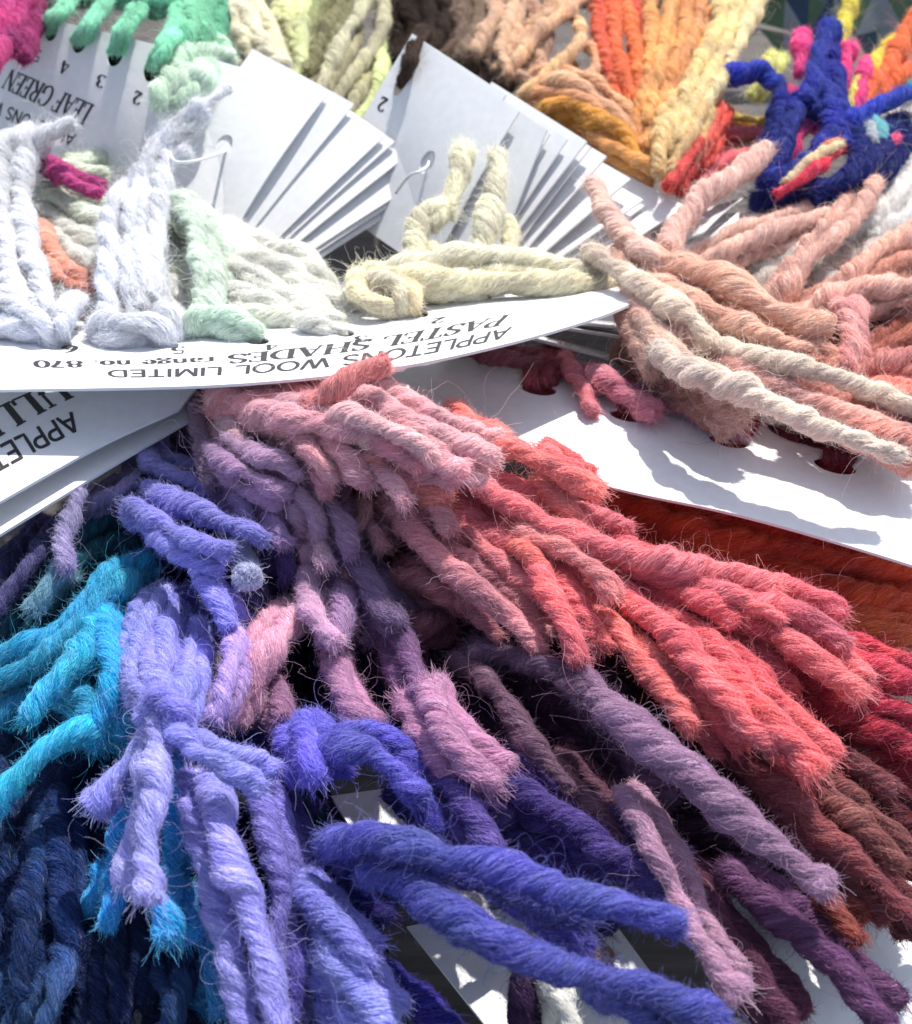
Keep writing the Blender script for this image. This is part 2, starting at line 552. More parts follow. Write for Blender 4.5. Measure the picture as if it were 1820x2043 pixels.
def serif_glyphs():
    k, t = .19, .075    # thick and thin strokes; entries: (width, points), 'c' contrast by direction
    g = {}
    S = lambda x, y, h=.14: (t, [(x - h, y), (x + h, y)])
    g['L'] = (.62, [(k, [(.17, 0), (.17, 1)]), S(.17, 1), (t, [(.03, .02), (.6, .02)]), (t * 1.3, [(.6, .02), (.6, .26)])])
    g['E'] = (.66, [(k, [(.17, 0), (.17, 1)]), (t, [(.03, .98), (.58, .98)]), (t * 1.3, [(.58, .98), (.58, .78)]), (t, [(.17, .52), (.44, .52)]), (t, [(.44, .62), (.44, .42)]), (t, [(.03, .02), (.62, .02)]), (t * 1.3, [(.62, .02), (.62, .26)])])
    g['F'] = (.6, g['E'][1][:5] + [S(.17, .02)])
    g['A'] = (.8, [(t * 1.1, [(.1, 0), (.38, 1)]), (k, [(.38, 1), (.68, 0)]), (t, [(.2, .34), (.56, .34)]), S(.1, .02, .1), S(.68, .02, .13)])
    g['G'] = (.84, [('c', arc(.45, .5, .37, .5, 45, 330, 16)), (k, [(.74, .38), (.74, .05)]), S(.72, .4, .14), (t * 1.3, [(.72, .98), (.72, .72)])])
    g['R'] = (.78, [(k, [(.17, 0), (.17, 1)]), S(.17, 1), S(.17, .02), ('c', [(.17, .98), (.36, .98)] + arc(.36, .75, .24, .23, 90, -90, 8) + [(.17, .52)]), (k, [(.36, .5), (.68, 0)]), S(.7, .02, .08)])
    g['N'] = (.84, [(t * 1.2, [(.14, 0), (.14, 1)]), (k, [(.12, 1), (.7, 0)]), (t * 1.2, [(.7, 0), (.7, 1)]), S(.14, .02, .11), S(.7, .98, .11), S(.1, .98, .08)])
    g['P'] = (.66, [(k, [(.17, 0), (.17, 1)]), S(.17, .02), S(.17, 1), ('c', [(.17, .98), (.34, .98)] + arc(.34, .73, .24, .25, 90, -90, 8) + [(.17, .48)])])
    g['S'] = (.6, [('c', arc(.31, .74, .22, .24, 35, 180, 8) + [(.12, .64), (.46, .42)] + arc(.29, .26, .23, .25, 20, -160, 8)), (t * 1.2, [(.5, .96), (.5, .72)]), (t * 1.2, [(.08, .04), (.08, .28)])])
    g['T'] = (.72, [(k, [(.36, 0), (.36, 1)]), S(.36, .02), (t, [(.04, .98), (.68, .98)]), (t * 1.3, [(.05, .98), (.05, .76)]), (t * 1.3, [(.67, .98), (.67, .76)])])
    g['H'] = (.86, [(k, [(.17, 0), (.17, 1)]), (k, [(.69, 0), (.69, 1)]), (t, [(.17, .5), (.69, .5)]), S(.17, .02), S(.17, .98), S(.69, .02), S(.69, .98)])
    g['D'] = (.82, [(k, [(.17, 0), (.17, 1)]), S(.14, .02), S(.14, .98), ('c', [(.17, .98), (.34, .98)] + arc(.34, .5, .38, .48, 90, -90, 12) + [(.17, .02)])])
    g['U'] = (.82, [(k, [(.17, 1), (.17, .35)]), ('c', arc(.41, .32, .25, .3, 180, 360, 8)), (t * 1.2, [(.66, .33), (.66, 1)]), S(.17, .98), S(.66, .98, .11)])
    g['I'] = (.36, [(k, [(.17, 0), (.17, 1)]), S(.17, .02), S(.17, .98)])
    g['r'] = (.42, [(k * .8, [(.13, 0), (.13, .62)]), S(.13, .02, .11), ('c', arc(.28, .46, .14, .16, 150, 50, 5))])
    g['a'] = (.5, [(k * .8, [(.36, .02), (.36, .46)]), ('c', arc(.22, .46, .14, .17, 0, 150, 6)), ('c', arc(.22, .17, .15, .17, 90, 360, 8))])
    g['n'] = (.6, [(k * .8, [(.13, 0), (.13, .62)]), (k * .8, [(.44, 0), (.44, .42)]), ('c', arc(.29, .42, .15, .2, 180, 0, 6)), S(.13, .02, .09), S(.44, .02, .09)])
    g['g'] = (.52, [('c', arc(.23, .42, .16, .2, 0, 360, 10)), ('c', arc(.24, -.08, .2, .15, 0, 360, 10)), (t, [(.34, .58), (.5, .66)])])
    g['e'] = (.48, [('c', [(.06, .34), (.4, .34)] + arc(.23, .32, .18, .31, 5, 320, 10))])
    g['o'] = (.52, [('c', arc(.25, .32, .19, .31, 0, 360, 12))])
    g['.'] = (.24, [(k, [(.08, .05), (.16, .05)])])
    g['2'] = (.6, [('c', arc(.29, .72, .2, .26, 160, -30, 8) + [(.08, .04)]), (k * .8, [(.08, .06), (.52, .06)]), (t, [(.52, .06), (.54, .22)])])
    g['3'] = (.6, [('c', arc(.27, .75, .19, .23, 150, -80, 8)), ('c', arc(.27, .27, .22, .26, 80, -150, 8))])
    g['4'] = (.62, [(k, [(.42, 0), (.42, 1)]), (t, [(.42, 1), (.04, .28)]), (t * 1.3, [(.04, .28), (.58, .28)])])
    g['5'] = (.58, [(t * 1.8, [(.14, .96), (.5, .96)]), (t, [(.14, .96), (.11, .56)]), ('c', arc(.26, .3, .23, .3, 125, -150, 9))])
    g['6'] = (.6, [('c', arc(.3, .28, .21, .27, 0, 360, 12)), ('c', arc(.52, .3, .43, .68, 100, 180, 6))])
    g['7'] = (.56, [(k * .8, [(.06, .95), (.5, .95)]), ('c', [(.5, .95), (.3, .5), (.22, 0)])])
    g['8'] = (.6, [('c', arc(.29, .74, .18, .23, 0, 360, 10)), ('c', arc(.29, .26, .22, .26, 0, 360, 10))])
    g['0'] = (.6, [('c', arc(.29, .5, .22, .5, 0, 360, 14))])
    g[' '] = (.36, [])
    return g, k, t


def sans_glyphs():
    k = .15
    g = {}
    L = lambda *p: (k, list(p))
    g['A'] = (.8, [L((.04, 0), (.37, 1)), L((.37, 1), (.7, 0)), L((.16, .32), (.58, .32))])
    g['P'] = (.68, [L((.1, 0), (.1, 1)), L((.1, .95), (.36, .95), *arc(.36, .71, .22, .24, 90, -90, 8)[1:], (.1, .47))])
    g['L'] = (.6, [L((.1, 1), (.1, .06), (.55, .06))])
    g['E'] = (.66, [L((.1, 0), (.1, 1)), L((.1, .94), (.58, .94)), L((.1, .52), (.52, .52)), L((.1, .06), (.6, .06))])
    g['T'] = (.68, [L((.32, 0), (.32, .94)), L((.02, .94), (.62, .94))])
    g['O'] = (.86, [L(*arc(.4, .5, .34, .46, 0, 360, 18))])
    g['N'] = (.8, [L((.1, 0), (.1, 1)), L((.1, 1), (.66, 0)), L((.66, 0), (.66, 1))])
    g['S'] = (.68, [L(*arc(.32, .72, .23, .23, 30, 180, 7), (.14, .6), (.48, .42), *arc(.31, .27, .24, .23, 15, -160, 7))])
    g['W'] = (1.06, [L((.03, 1), (.27, 0)), L((.27, 0), (.5, 1)), L((.5, 1), (.73, 0)), L((.73, 0), (.97, 1))])
    g['I'] = (.26, [L((.1, 0), (.1, 1))])
    g['M'] = (.94, [L((.1, 0), (.1, 1)), L((.1, 1), (.43, .1)), L((.43, .1), (.76, 1)), L((.76, 1), (.76, 0))])
    g['D'] = (.8, [L((.1, .06), (.1, .94), (.32, .94), *arc(.32, .5, .36, .44, 90, -90, 12)[1:], (.1, .06))])
    g[' '] = (.4, [])
    return g, k, k


FONTS = {'serif': serif_glyphs(), 'sans': sans_glyphs()}


def lettering(text, font):
    """quads of a line of text, 0..W wide and 1 high"""
    g, k, t = FONTS[font]
    x0 = 0; quads = []
    for ch in text:
        wdt, strokes = g[ch]
        for w_, pts in strokes:
            p = []
            for a_, b_ in zip(pts, pts[1:]):      # cut long strokes so they follow a bent card
                nn = max(1, int(math.dist(a_, b_) / .2))
                p += [(a_[0] + (b_[0] - a_[0]) * i / nn, a_[1] + (b_[1] - a_[1]) * i / nn) for i in range(nn)]
            p.append(pts[-1])
            p = np.array(p)
            d = np.gradient(p, axis=0) if len(p) > 1 else np.array([[1, 0]])
            d = d / np.maximum(np.linalg.norm(d, axis=1, keepdims=True), 1e-9)
            nrm = np.stack([-d[:, 1], d[:, 0]], 1)
            if w_ == 'c':
                hw = (t + (k - t) * np.abs(d[:, 1]) ** 1.4) / 2
            else:
                hw = np.full(len(p), w_ / 2)
            a_ = p + nrm * hw[:, None]; b_ = p - nrm * hw[:, None]
            for i in range(len(p) - 1):
                quads.append([(x0 + q[0], q[1]) for q in (a_[i], b_[i], b_[i + 1], a_[i + 1])])
        x0 += wdt
    return quads, x0


# ---------------------------------------------------------------- cards
def edge_fn(pts):
    A = np.array([[float(q) for q in tok.split(',')] for tok in pts.split()])
    P, d = at(A[:, 0], A[:, 1], A[:, 2])
    if len(P) == 2:
        return lambda u: P[0] + (P[1] - P[0]) * np.asarray(u)[..., None]
    Q, _, s = resample(P, np.ones(len(P)), .05)
    x = s / s[-1]
    return lambda u: np.stack([np.interp(u, x, Q[:, i]) + (np.minimum(u, 0) * (Q[3] - Q[0])[i] / x[3]) + (np.maximum(u - 1, 0) * (Q[-1] - Q[-4])[i] / (1 - x[-4])) for i in range(3)], -1)


def card(label, e0, e1, holes=(), texts=(), thick=0.028, bow=0.0, group=None, name='shade_card', nu=22, nv=8, ripple=0.0, seed=0):
    """a stiff paper card between two edges; e0 is v=0, e1 is v=1, u runs along both.
    holes: ellipses (x, y, rx, ry, degrees) as seen; texts: (text, font, baseline start, baseline end, top of start, top of end) as seen"""
    f0, f1 = edge_fn(e0), edge_fn(e1)
    rgn = np.random.default_rng(seed + 5)
    phs = rgn.uniform(0, 6.28, 4)

    def raw(uv):
        u, v = uv[:, 0], uv[:, 1]
        p = f0(u) * (1 - v)[:, None] + f1(u) * v[:, None]
        return p

    def surf(uv, off=0.0):
        uv = np.asarray(uv, float)
        p = raw(uv); h = 1e-3
        du = raw(uv + [h, 0]) - p; dv = raw(uv + [0, h]) - p
        nr = unit(np.cross(du, dv))
        flip = np.sign(np.sum(nr * (CAM - p), 1, keepdims=True)); flip[flip == 0] = 1
        # one sense for the whole card
        nr = nr * (1 if flip.mean() > 0 else -1)
        u, v = uv[:, 0], uv[:, 1]
        b = bow * np.sin(math.pi * np.clip(v, 0, 1)) + ripple * (np.sin(7 * u + phs[0]) * .5 + np.sin(13 * u + 3 * v + phs[1]) * .3)
        return p + nr * (b + off)[:, None] if np.ndim(b) else p + nr * (b + off)
    def seen(uv):
        q = surf(np.array(uv, float)) - CAM
        d = q @ FWD; t = math.tan(VFOV / 2)
        return np.stack([910 + (q @ RGT) / d / t * 1021.5, 1021.5 - (q @ UPV) / d / t * 1021.5], -1)

    def find(pxy):
        pxy = np.array(pxy, float)
        g = np.stack(np.meshgrid(np.linspace(0, 1, 41), np.linspace(0, 1, 41)), -1).reshape(-1, 2)
        sg = seen(g)
        uv = np.array([g[np.argmin(((sg - p) ** 2).sum(1))] for p in pxy])
        for _ in range(12):
            h = 1e-4
            f = seen(uv); fu = (seen(uv + [h, 0]) - f) / h; fv = (seen(uv + [0, h]) - f) / h
            det = fu[:, 0] * fv[:, 1] - fu[:, 1] * fv[:, 0]
            r = pxy - f
            uv = uv + np.clip(np.stack([(r[:, 0] * fv[:, 1] - r[:, 1] * fv[:, 0]) / det, (fu[:, 0] * r[:, 1] - fu[:, 1] * r[:, 0]) / det], -1), -.1, .1)
        return uv
    vts, eds = [], []
    def loop(pts):
        b = len(vts); vts.extend([Vector(p) for p in pts])
        eds.extend([(b + i, b + (i + 1) % len(pts)) for i in range(len(pts))])
    us, vv = np.linspace(0, 1, nu + 1), np.linspace(0, 1, nv + 1)
    loop([(u, 0) for u in us[:-1]] + [(1, v) for v in vv[:-1]] + [(u, 1) for u in us[::-1][:-1]] + [(0, v) for v in vv[::-1][:-1]])
    hp = []
    for (hx, hy, rx, ry, tn) in holes:
        c_, s_ = math.cos(math.radians(tn)), math.sin(math.radians(tn))
        pts = [(hx + rx * math.cos(q) * c_ - ry * math.sin(q) * s_, hy + rx * math.cos(q) * s_ + ry * math.sin(q) * c_) for q in np.linspace(0, 2 * math.pi, 22, endpoint=False)]
        uvp = find(pts)
        loop([tuple(q) for q in uvp]); hp.append(uvp)

    def inside(poly, x, y):
        r = False
        for i in range(len(poly)):
            (x1, y1), (x2, y2) = poly[i - 1], poly[i]
            if (y1 > y) != (y2 > y) and x < (x2 - x1) * (y - y1) / (y2 - y1) + x1: r = not r
        return r
    big = [(h_ - h_.mean(0)) * 1.25 + h_.mean(0) for h_ in hp]
    for u in us[1:-1]:
        for v in vv[1:-1]:
            if not any(inside(h_, u, v) for h_ in big):
                vts.append(Vector((u, v)))
    ov, oe, of, *_ = delaunay_2d_cdt(vts, eds, [], 1, 1e-6)
    ov = np.array([tuple(v) for v in ov])
    keep = []
    for f in of:
        c = ov[list(f)].mean(0)
        ins = any(inside(h_, c[0], c[1]) for h_ in hp)
        if not ins: keep.append(list(f))
    top = surf(ov, np.full(len(ov), thick / 2)); bot = surf(ov, np.full(len(ov), -thick / 2))
    n = len(ov)
    V = list(top) + list(bot)
    a, b, c = top[keep[0][0]], top[keep[0][1]], top[keep[0][2]]
    if np.dot(np.cross(b - a, c - a), top[keep[0][0]] - bot[keep[0][0]]) < 0:
        keep = [f[::-1] for f in keep]
    F = [f for f in keep] + [[i + n for i in f[::-1]] for f in keep]
    cnt = {}
    for f in keep:
        for i in range(len(f)):
            e = (f[i], f[(i + 1) % len(f)])
            cnt[e] = 1
    rim = [e for e in cnt if (e[1], e[0]) not in cnt]
    F += [[e[1], e[0], e[0] + n, e[1] + n] for e in rim]
    idx = [0] * len(F)
    for (txt, font, BL, BR, TL, TR) in texts:
        quads, W = lettering(txt, font)
        q = np.array(quads)
        bl, br, tl, tr = find([BL, BR, TL, TR])
        x_, y_ = (q[..., 0] / W)[..., None], q[..., 1][..., None]
        uv = ((bl * (1 - x_) + br * x_) * (1 - y_) + (tl * (1 - x_) + tr * x_) * y_).reshape(-1, 2)
        b0 = len(V)
        V += list(surf(uv, np.full(len(uv), thick / 2 + 0.003)))
        F += [[b0 + 4 * i + kk for kk in range(4)] for i in range(len(quads))]
        idx += [1] * len(quads)
    o = mesh_obj(name, V, F, [M_CARD, M_INK], smooth=False, mat_idx=idx)
    # smooth only the broad faces
    nk = len(keep)
    sm = [i < 2 * nk for i in range(len(F))]
    me = o.data
    me.polygons.foreach_set('use_smooth', sm)
    me.update()
    # origin at the card's middle
    cen = Vector(np.mean(np.array(V), axis=0))
    me.transform(__import__('mathutils').Matrix.Translation(-cen))
    o.location = cen
    # crisp rim
    for e_ in me.edges: pass
    me.set_sharp_from_angle(angle=math.radians(40))
    tag(o, label, 'card', group)
    return o

# ================================================================ the table
def table_material():
    m, t, n, l, b = new_mat('weathered_table')
    tc = n.new('ShaderNodeTexCoord')
    mp = n.new('ShaderNodeMapping')
    mp.inputs['Scale'].default_value = (0.12, 1.6, 1)
    l.new(tc.outputs['Object'], mp.inputs[0])
    nz = n.new('ShaderNodeTexNoise')
    nz.inputs['Scale'].default_value = 2.2
    nz.inputs['Detail'].default_value = 9
    nz.inputs['Roughness'].default_value = .65
    l.new(mp.outputs[0], nz.inputs['Vector'])
    cr = n.new('ShaderNodeValToRGB')
    cr.color_ramp.elements[0].position = .3
    cr.color_ramp.elements[0].color = (.030, .024, .022, 1)
    cr.color_ramp.elements[1].position = .72
    cr.color_ramp.elements[1].color = (.115, .096, .088, 1)
    l.new(nz.outputs[0], cr.inputs[0])
    l.new(cr.outputs[0], b.inputs['Base Color'])
    b.inputs['Roughness'].default_value = .75
    bp = n.new('ShaderNodeBump')
    bp.inputs['Strength'].default_value = .5
    bp.inputs['Distance'].default_value = .05
    l.new(nz.outputs[0], bp.inputs['Height'])
    l.new(bp.outputs[0], b.inputs['Normal'])
    return m


# planks laid side by side, with open joints between them
def build_table():
    V, F = [], []
    y = -30.0
    rg = random.Random(2)
    while y < 160:
        wd = 9.2
        y0, y1 = y + .12, y + wd - .12
        z1 = rg.uniform(-.02, .02)
        b = len(V)
        prof = [(y0, -.8), (y0, z1 - .08), (y0 + .08, z1), (y1 - .08, z1), (y1, z1 - .08), (y1, -.8)]
        for x in (-120, 120):
            V += [(x, yy, zz) for yy, zz in prof]
        F += [(b + i, b + i + 1, b + i + 7, b + i + 6) for i in range(5)]
        y += wd
    b = len(V)
    V += [(-120, -30, -.8), (120, -30, -.8), (120, 160, -.8), (-120, 160, -.8)]
    F.append((b, b + 1, b + 2, b + 3))
    o = mesh_obj('ground', V, F, table_material(), smooth=False)
    tag(o, kind='structure')


build_table()

# ================================================================ the printed bag behind
def flat_mat(name, c, rough=.5):
    m, t, n, l, b = new_mat(name)
    tc = n.new('ShaderNodeTexCoord')
    nz = n.new('ShaderNodeTexNoise')
    nz.inputs['Scale'].default_value = 3
    nz.inputs['Detail'].default_value = 6
    l.new(tc.outputs['Object'], nz.inputs['Vector'])
    mx = n.new('ShaderNodeMixRGB')
    mx.blend_type = 'MULTIPLY'
    mx.inputs[0].default_value = .5
    mx.inputs[1].default_value = (*lin(c), 1)
    l.new(nz.outputs[0], mx.inputs[2])
    l.new(mx.outputs[0], b.inputs['Base Color'])
    b.inputs['Roughness'].default_value = rough
    return m


def build_bag():
    mats = [flat_mat('printed_grey', '8d9396'), flat_mat('printed_teal', '2f5a62'), flat_mat('printed_green', '56704f'), flat_mat('printed_navy', '22415c')]
    rg = random.Random(4)
    V, F, I = [], [], []
    nx, ny = 13, 5
    base = at(np.array([1470.0]), np.array([72.0]), np.array([-2.0]))[0][0]
    X0 = base[0] - .2; Y0 = base[1] + .6; Z0 = .55
    w_, h_ = .86, .78
    def pt(i, j, dx=0, dy=0):
        x = X0 + (i + dx) * w_
        y = Y0 + (j + dy) * h_ * .55 + .14 * math.sin(i * 1.7 + j)
        z = Z0 + (j + dy) * h_ * .62 + .12 * math.sin(i * 1.3 + j * 2.1)
        return (x, y, z)
    def tri(a, b, c, m):
        k = len(V); V.extend([a, b, c]); F.append((k, k + 1, k + 2)); I.append(m)
    for j in range(ny):
        for i in range(nx):
            o_ = .5 * (j % 2)
            a, b_, t_ = pt(i, j + 1, o_), pt(i + 1, j + 1, o_), pt(i + .5, j, o_)
            md = tuple((np.array(a) + np.array(b_)) / 2)
            tri(a, t_, md, (1 + (i + j) % 3)); tri(md, t_, b_, 0 if j % 2 == 0 else 2)
            if j < ny:
                a2, b2, t2 = pt(i + .5, j, o_), pt(i + 1.5, j, o_), pt(i + 1, j + 1, o_)
                if j > 0:
                    m2 = tuple((np.array(a2) + np.array(b2)) / 2)
                    tri(a2, m2, t2, (2 + i) % 4); tri(m2, b2, t2, 0)
    n = len(V)
    V2 = [(x, y + .05, z - .04) for x, y, z in V]
    F2 = [tuple(i + n for i in f[::-1]) for f in F]
    S = []
    for f in F:
        for q in range(3):
            a, b_ = f[q], f[(q + 1) % 3]
            S.append((b_, a, a + n, b_ + n))
    o = mesh_obj('printed_bag', V + V2, F + F2 + S, mats, smooth=False, mat_idx=I + I + [0] * len(S))
    cen = Vector(base)
    tag(o, 'dark green and grey bag printed with zigzag triangles behind the wool', 'bag')
    o.data.transform(__import__('mathutils').Matrix.Translation(-cen)); o.location = cen


build_bag()

# ================================================================ the cards

def lay(px, py, trio, off=0.0):
    """lift of the place where a sheet lies that is parallel to the plane of three known places, off centimetres below it"""
    q = np.array([at(np.array([a]), np.array([b]), np.array([c]))[0][0] for a, b, c in trio])
    nr = np.cross(q[1] - q[0], q[2] - q[0]); nr /= np.linalg.norm(nr)
    if np.dot(nr, CAM - q[0]) < 0: nr = -nr
    sx, sy = rays(px, py)
    ray = FWD + sx * RGT + sy * UPV
    d = np.dot(q[0] - nr * off - CAM, nr) / np.dot(ray, nr)
    return round(float(REF_H / (math.sin(PITCH) - sy * math.cos(PITCH)) - d), 3)


def quad(c, t, b, l, trio, o0, o1):
    f = lambda p, o: '%g,%g,%g' % (p[0], p[1], lay(p[0], p[1], trio, o))
    return f(c, o0) + ' ' + f(t, o0), f(b, o1) + ' ' + f(l, o1)


GL = 'white cards fanned out on the left'
GC = 'white cards fanned out in the middle'
GE = 'edges of white cards under the long card'
card('pale blue-shaded card at top left, printed LEAF GREEN in black, four yarn holes',
     '655,185,3.0 440,122,3.6 240,72,4.05 20,20,4.2 -180,-25,3.9', '453,489,.9 330,440,.9 190,385,.9 60,340,.8 -130,270,.5',
     holes=[(103, 62, 13, 21, 12), (160, 84, 14, 23, 18), (231, 110, 15, 24, 20), (305, 140, 17, 25, 22), (448, 290, 15, 22, 30), (43, 40, 13, 20, 10)],
     texts=[('LEAF GREEN', 'serif', (191, 211), (24, 138), (169, 250), (4, 174)),
            ('APPLETONS WOOL LIMITED', 'sans', (154, 269), (-130, 143), (144, 294), (-139, 166)),
            ('range no. 420', 'serif', (4, 143), (-120, 100), (-4, 168), (-126, 122)),
            ('2', 'serif', (288, 186), (271, 180), (281, 211), (264, 206)),
            ('3', 'serif', (216, 153), (197, 148), (208, 178), (190, 172)),
            ('4', 'serif', (143, 124), (125, 120), (136, 150), (119, 146)),
            ('5', 'serif', (86, 101), (69, 97), (80, 126), (64, 121)),
            ('6', 'serif', (24, 76), (8, 71), (18, 98), (2, 93))],
     bow=.10, ripple=.03, nu=30, nv=12, seed=1)
ordinal = ['second', 'third', 'fourth', 'fifth', 'sixth', 'seventh', 'eighth', 'lowest']
fan = [((707, 208), (474, 498), (600, 150)), ((768, 272), (519, 512), (640, 205)), ((788, 283), (530, 519), (690, 215)),
       ((808, 315), (549, 524), (700, 245)), ((827, 369), (573, 534), (715, 300)), ((834, 377), (582, 540), (725, 315)),
       ((843, 388), (592, 546), (730, 330))]
for i, (c, b, t) in enumerate(fan):
    w2 = 230
    dx, dy = (t[0] - c[0]), (t[1] - c[1])
    k = w2 / math.hypot(dx, dy)
    e0_, e1_ = quad(c, (c[0] + dx * k, c[1] + dy * k), b, (b[0] - 190, b[1] - 80), [(655, 185, 3.0), (440, 122, 3.6), (453, 489, .9)], .08 + .075 * i, .05 + .03 * i)
    card('plain white card, %s from the top of the left fan' % ordinal[i], e0_, e1_, group=GL, nu=10, nv=10, bow=.02 + .012 * (i % 2), ripple=.006, seed=i)
# the ring of thread that holds the left fan
fan2 = [((858, 95), (1037, 224), (885, 505), (640, 430), 1.0), ]
card('white card with a punched ring hole, topmost of the middle fan', '858,96,3.65 1037,224,3.25', '735,330,1.2 880,505,.8',
     holes=[(854, 324, 13, 25, 24)], group=GC, nu=14, nv=14, bow=.06, seed=21)
_m = [(858, 96, 3.65), (1037, 224, 3.25), (880, 505, .8)]
card('shaded white card numbered 2, beneath the topmost card of the middle fan', *quad((824, 68), (1010, 190), (640, 395), (820, 520), _m, .06, .05),
     holes=[(801, 168, 10, 27, 28)], texts=[('2', 'serif', (778, 199), (763, 192), (767, 226), (752, 220)), ('1', 'serif', (708, 250), (700, 247), (703, 262), (695, 259)) if False else ('2', 'serif', (716, 240), (706, 236), (710, 254), (700, 250))], nu=14, nv=14, bow=.04, seed=22, group=GC)
fanc = [((1092, 260), (1000, 500)), ((1098, 268), (960, 512)), ((1133, 279), (975, 520)), ((1172, 283), (985, 528)), ((1180, 294), (1000, 535)),
        ((1211, 313), (1010, 548)), ((1259, 358), (1030, 556)), ((1284, 400), (1050, 566)), ((1286, 412), (1060, 580)), ((1369, 413), (1090, 600))]
numb = ['third', 'fourth', 'fifth', 'sixth', 'seventh', 'eighth', 'ninth', 'tenth', 'eleventh', 'lowest and widest']
for i, (c, b) in enumerate(fanc):
    tx, ty = c[0] - 190, c[1] - 128 + i * 3
    e0_, e1_ = quad(c, (tx, ty), b, (b[0] - 200, b[1] - 40), [(858, 96, 3.65), (1037, 224, 3.25), (880, 505, .8)], .11 + .075 * i + .008 * i * i, .07 + .04 * i)
    card('plain white card, %s in the middle fan' % (numb[i] + ' from the top' if i < 9 else numb[i]), e0_, e1_, group=GC, nu=10, nv=10, bow=.02, seed=40 + i)
card('curled white card corner beside the navy tuft', '1490,394,.2 1380,425,.1', '1405,465,.1 1250,520,-.1', group=GC, nu=8, nv=8, bow=.05, seed=61)
card('thin white card tip pointing at the navy tuft', '1568,419,.0 1440,428,.0', '1420,476,-.2 1290,560,-.3', group=GC, nu=8, nv=8, bow=.04, seed=62)
card('sunlit white card under the crossed peach strands', '1240,425,-.05 1380,445,-.1 1450,470,-.1', '1080,640,-.4 1200,650,-.4 1290,640,-.5', group=GC, nu=8, nv=8, seed=63)
card('grey card corner in the dark gap left of the cream tuft', '735,545,-.2 600,600,-.3', '760,600,-.4 640,640,-.4', nu=6, nv=6, seed=64)
# little stack of card ends showing under the cream wool
for i, (x, y) in enumerate([(980, 601), (1022, 604)]):
    card('rounded white card end, %s one under the cream yarn' % ('upper' if i == 0 else 'lower'), f'{x},{y - 5},{1.0 - i * .08} {x + 330},{y - 75},{.9 - i * .08}', f'{x + 4},{y + 2},{1.1 - i * .08} {x + 340},{y - 55},{1.0 - i * .08}', nu=8, nv=3, group=GC, seed=66 + i)
# long card of pastel shades in front
card('long curved white card printed PASTEL SHADES range no. 870, across the middle of the pile',
     '1290,552,1.7 1100,585,1.95 840,612,2.05 560,640,2.0 330,648,1.85 100,640,1.7 -120,610,1.6', '1285,598,2.5 1190,636,2.75 1000,690,2.95 780,736,3.05 480,767,3.0 200,779,2.85 -120,783,2.7',
     holes=[(837, 629, 19, 7.5, 0), (688, 667, 20, 7.5, 3), (512, 682, 26, 8, 3), (318, 689, 40, 9, 3), (110, 692, 36, 9, 2)],
     texts=[('APPLETONS WOOL LIMITED', 'sans', (1022, 655), (212, 741), (1010, 677), (214, 756)),
            ('PASTEL SHADES', 'serif', (1022, 629), (455, 711), (998, 652), (456, 729)),
            ('range no. 870', 'serif', (430, 715), (66, 722), (431, 728), (68, 736)),
            ('2', 'serif', (893, 634), (863, 639), (888, 645), (858, 650)),
            ('3', 'serif', (738, 672), (706, 674), (737, 684), (705, 686)),
            ('4', 'serif', (556, 689), (528, 691), (556, 700), (528, 702)),
            ('5', 'serif', (372, 694), (342, 696), (372, 708), (342, 709)),
            ('6', 'serif', (157, 692), (122, 693), (157, 706), (122, 707))],
     bow=.04, ripple=.015, nu=60, nv=10, seed=3)
# cards lower left
card('shaded white card at lower left printed ULLI and APPLE', '470,700,1.9 200,715,1.7 -150,740,1.5', '357,819,2.0 180,902,2.0 -150,1090,2.05',
     texts=[('APPLETONS WOOL', 'sans', (144, 824), (-300, 1080), (166, 858), (-280, 1118)),
            ('ULLI', 'serif', (120, 762), (-42, 835), (152, 793), (-10, 880))], nu=14, nv=10, bow=.03, seed=71, group='cards lying at lower left')
card('plain white card strip beneath the lettered card at lower left', '470,730,1.6 200,780,1.5 -150,900,1.4', '405,826,1.72 200,946,1.72 -150,1162,1.72', nu=14, nv=8, seed=72, group='cards lying at lower left')
# card with the red holes on the right
card('white card at right with four holes holding dark red yarn', '760,690,.9 1000,700,1.0 1250,742,1.1 1500,820,1.15 1700,885,1.1 1900,950,1.0', '760,830,1.15 985,893,1.45 1200,968,1.6 1450,1022,1.65 1700,1092,1.6 1900,1155,1.5',
     holes=[(1073, 777, 38, 13, 10), (1254, 831, 39, 12, 10), (1454, 881, 41, 13, 12), (1666, 931, 44, 15, 14)], nu=50, nv=16, bow=.05, ripple=.02, seed=5)
# card edges in the dark gap right of the long card
for i, (a, b) in enumerate([((1120, 655, 1.3), (1420, 702, 1.2)), ((1060, 676, 1.35), (1450, 776, 1.25)), ((1100, 640, 1.1), (1420, 672, 1.0))]):
    card('%s of three thin card edges in the dark gap by the peach wool' % ['middle', 'lowest', 'topmost'][i],
         f'{a[0]},{a[1]},{a[2]} {b[0]},{b[1]},{b[2]}', f'{a[0] + 10},{a[1] - 6},{a[2] - 1.2} {b[0] + 10},{b[1] - 6},{b[2] - 1.2}', group=GE, nu=8, nv=4, seed=80 + i)
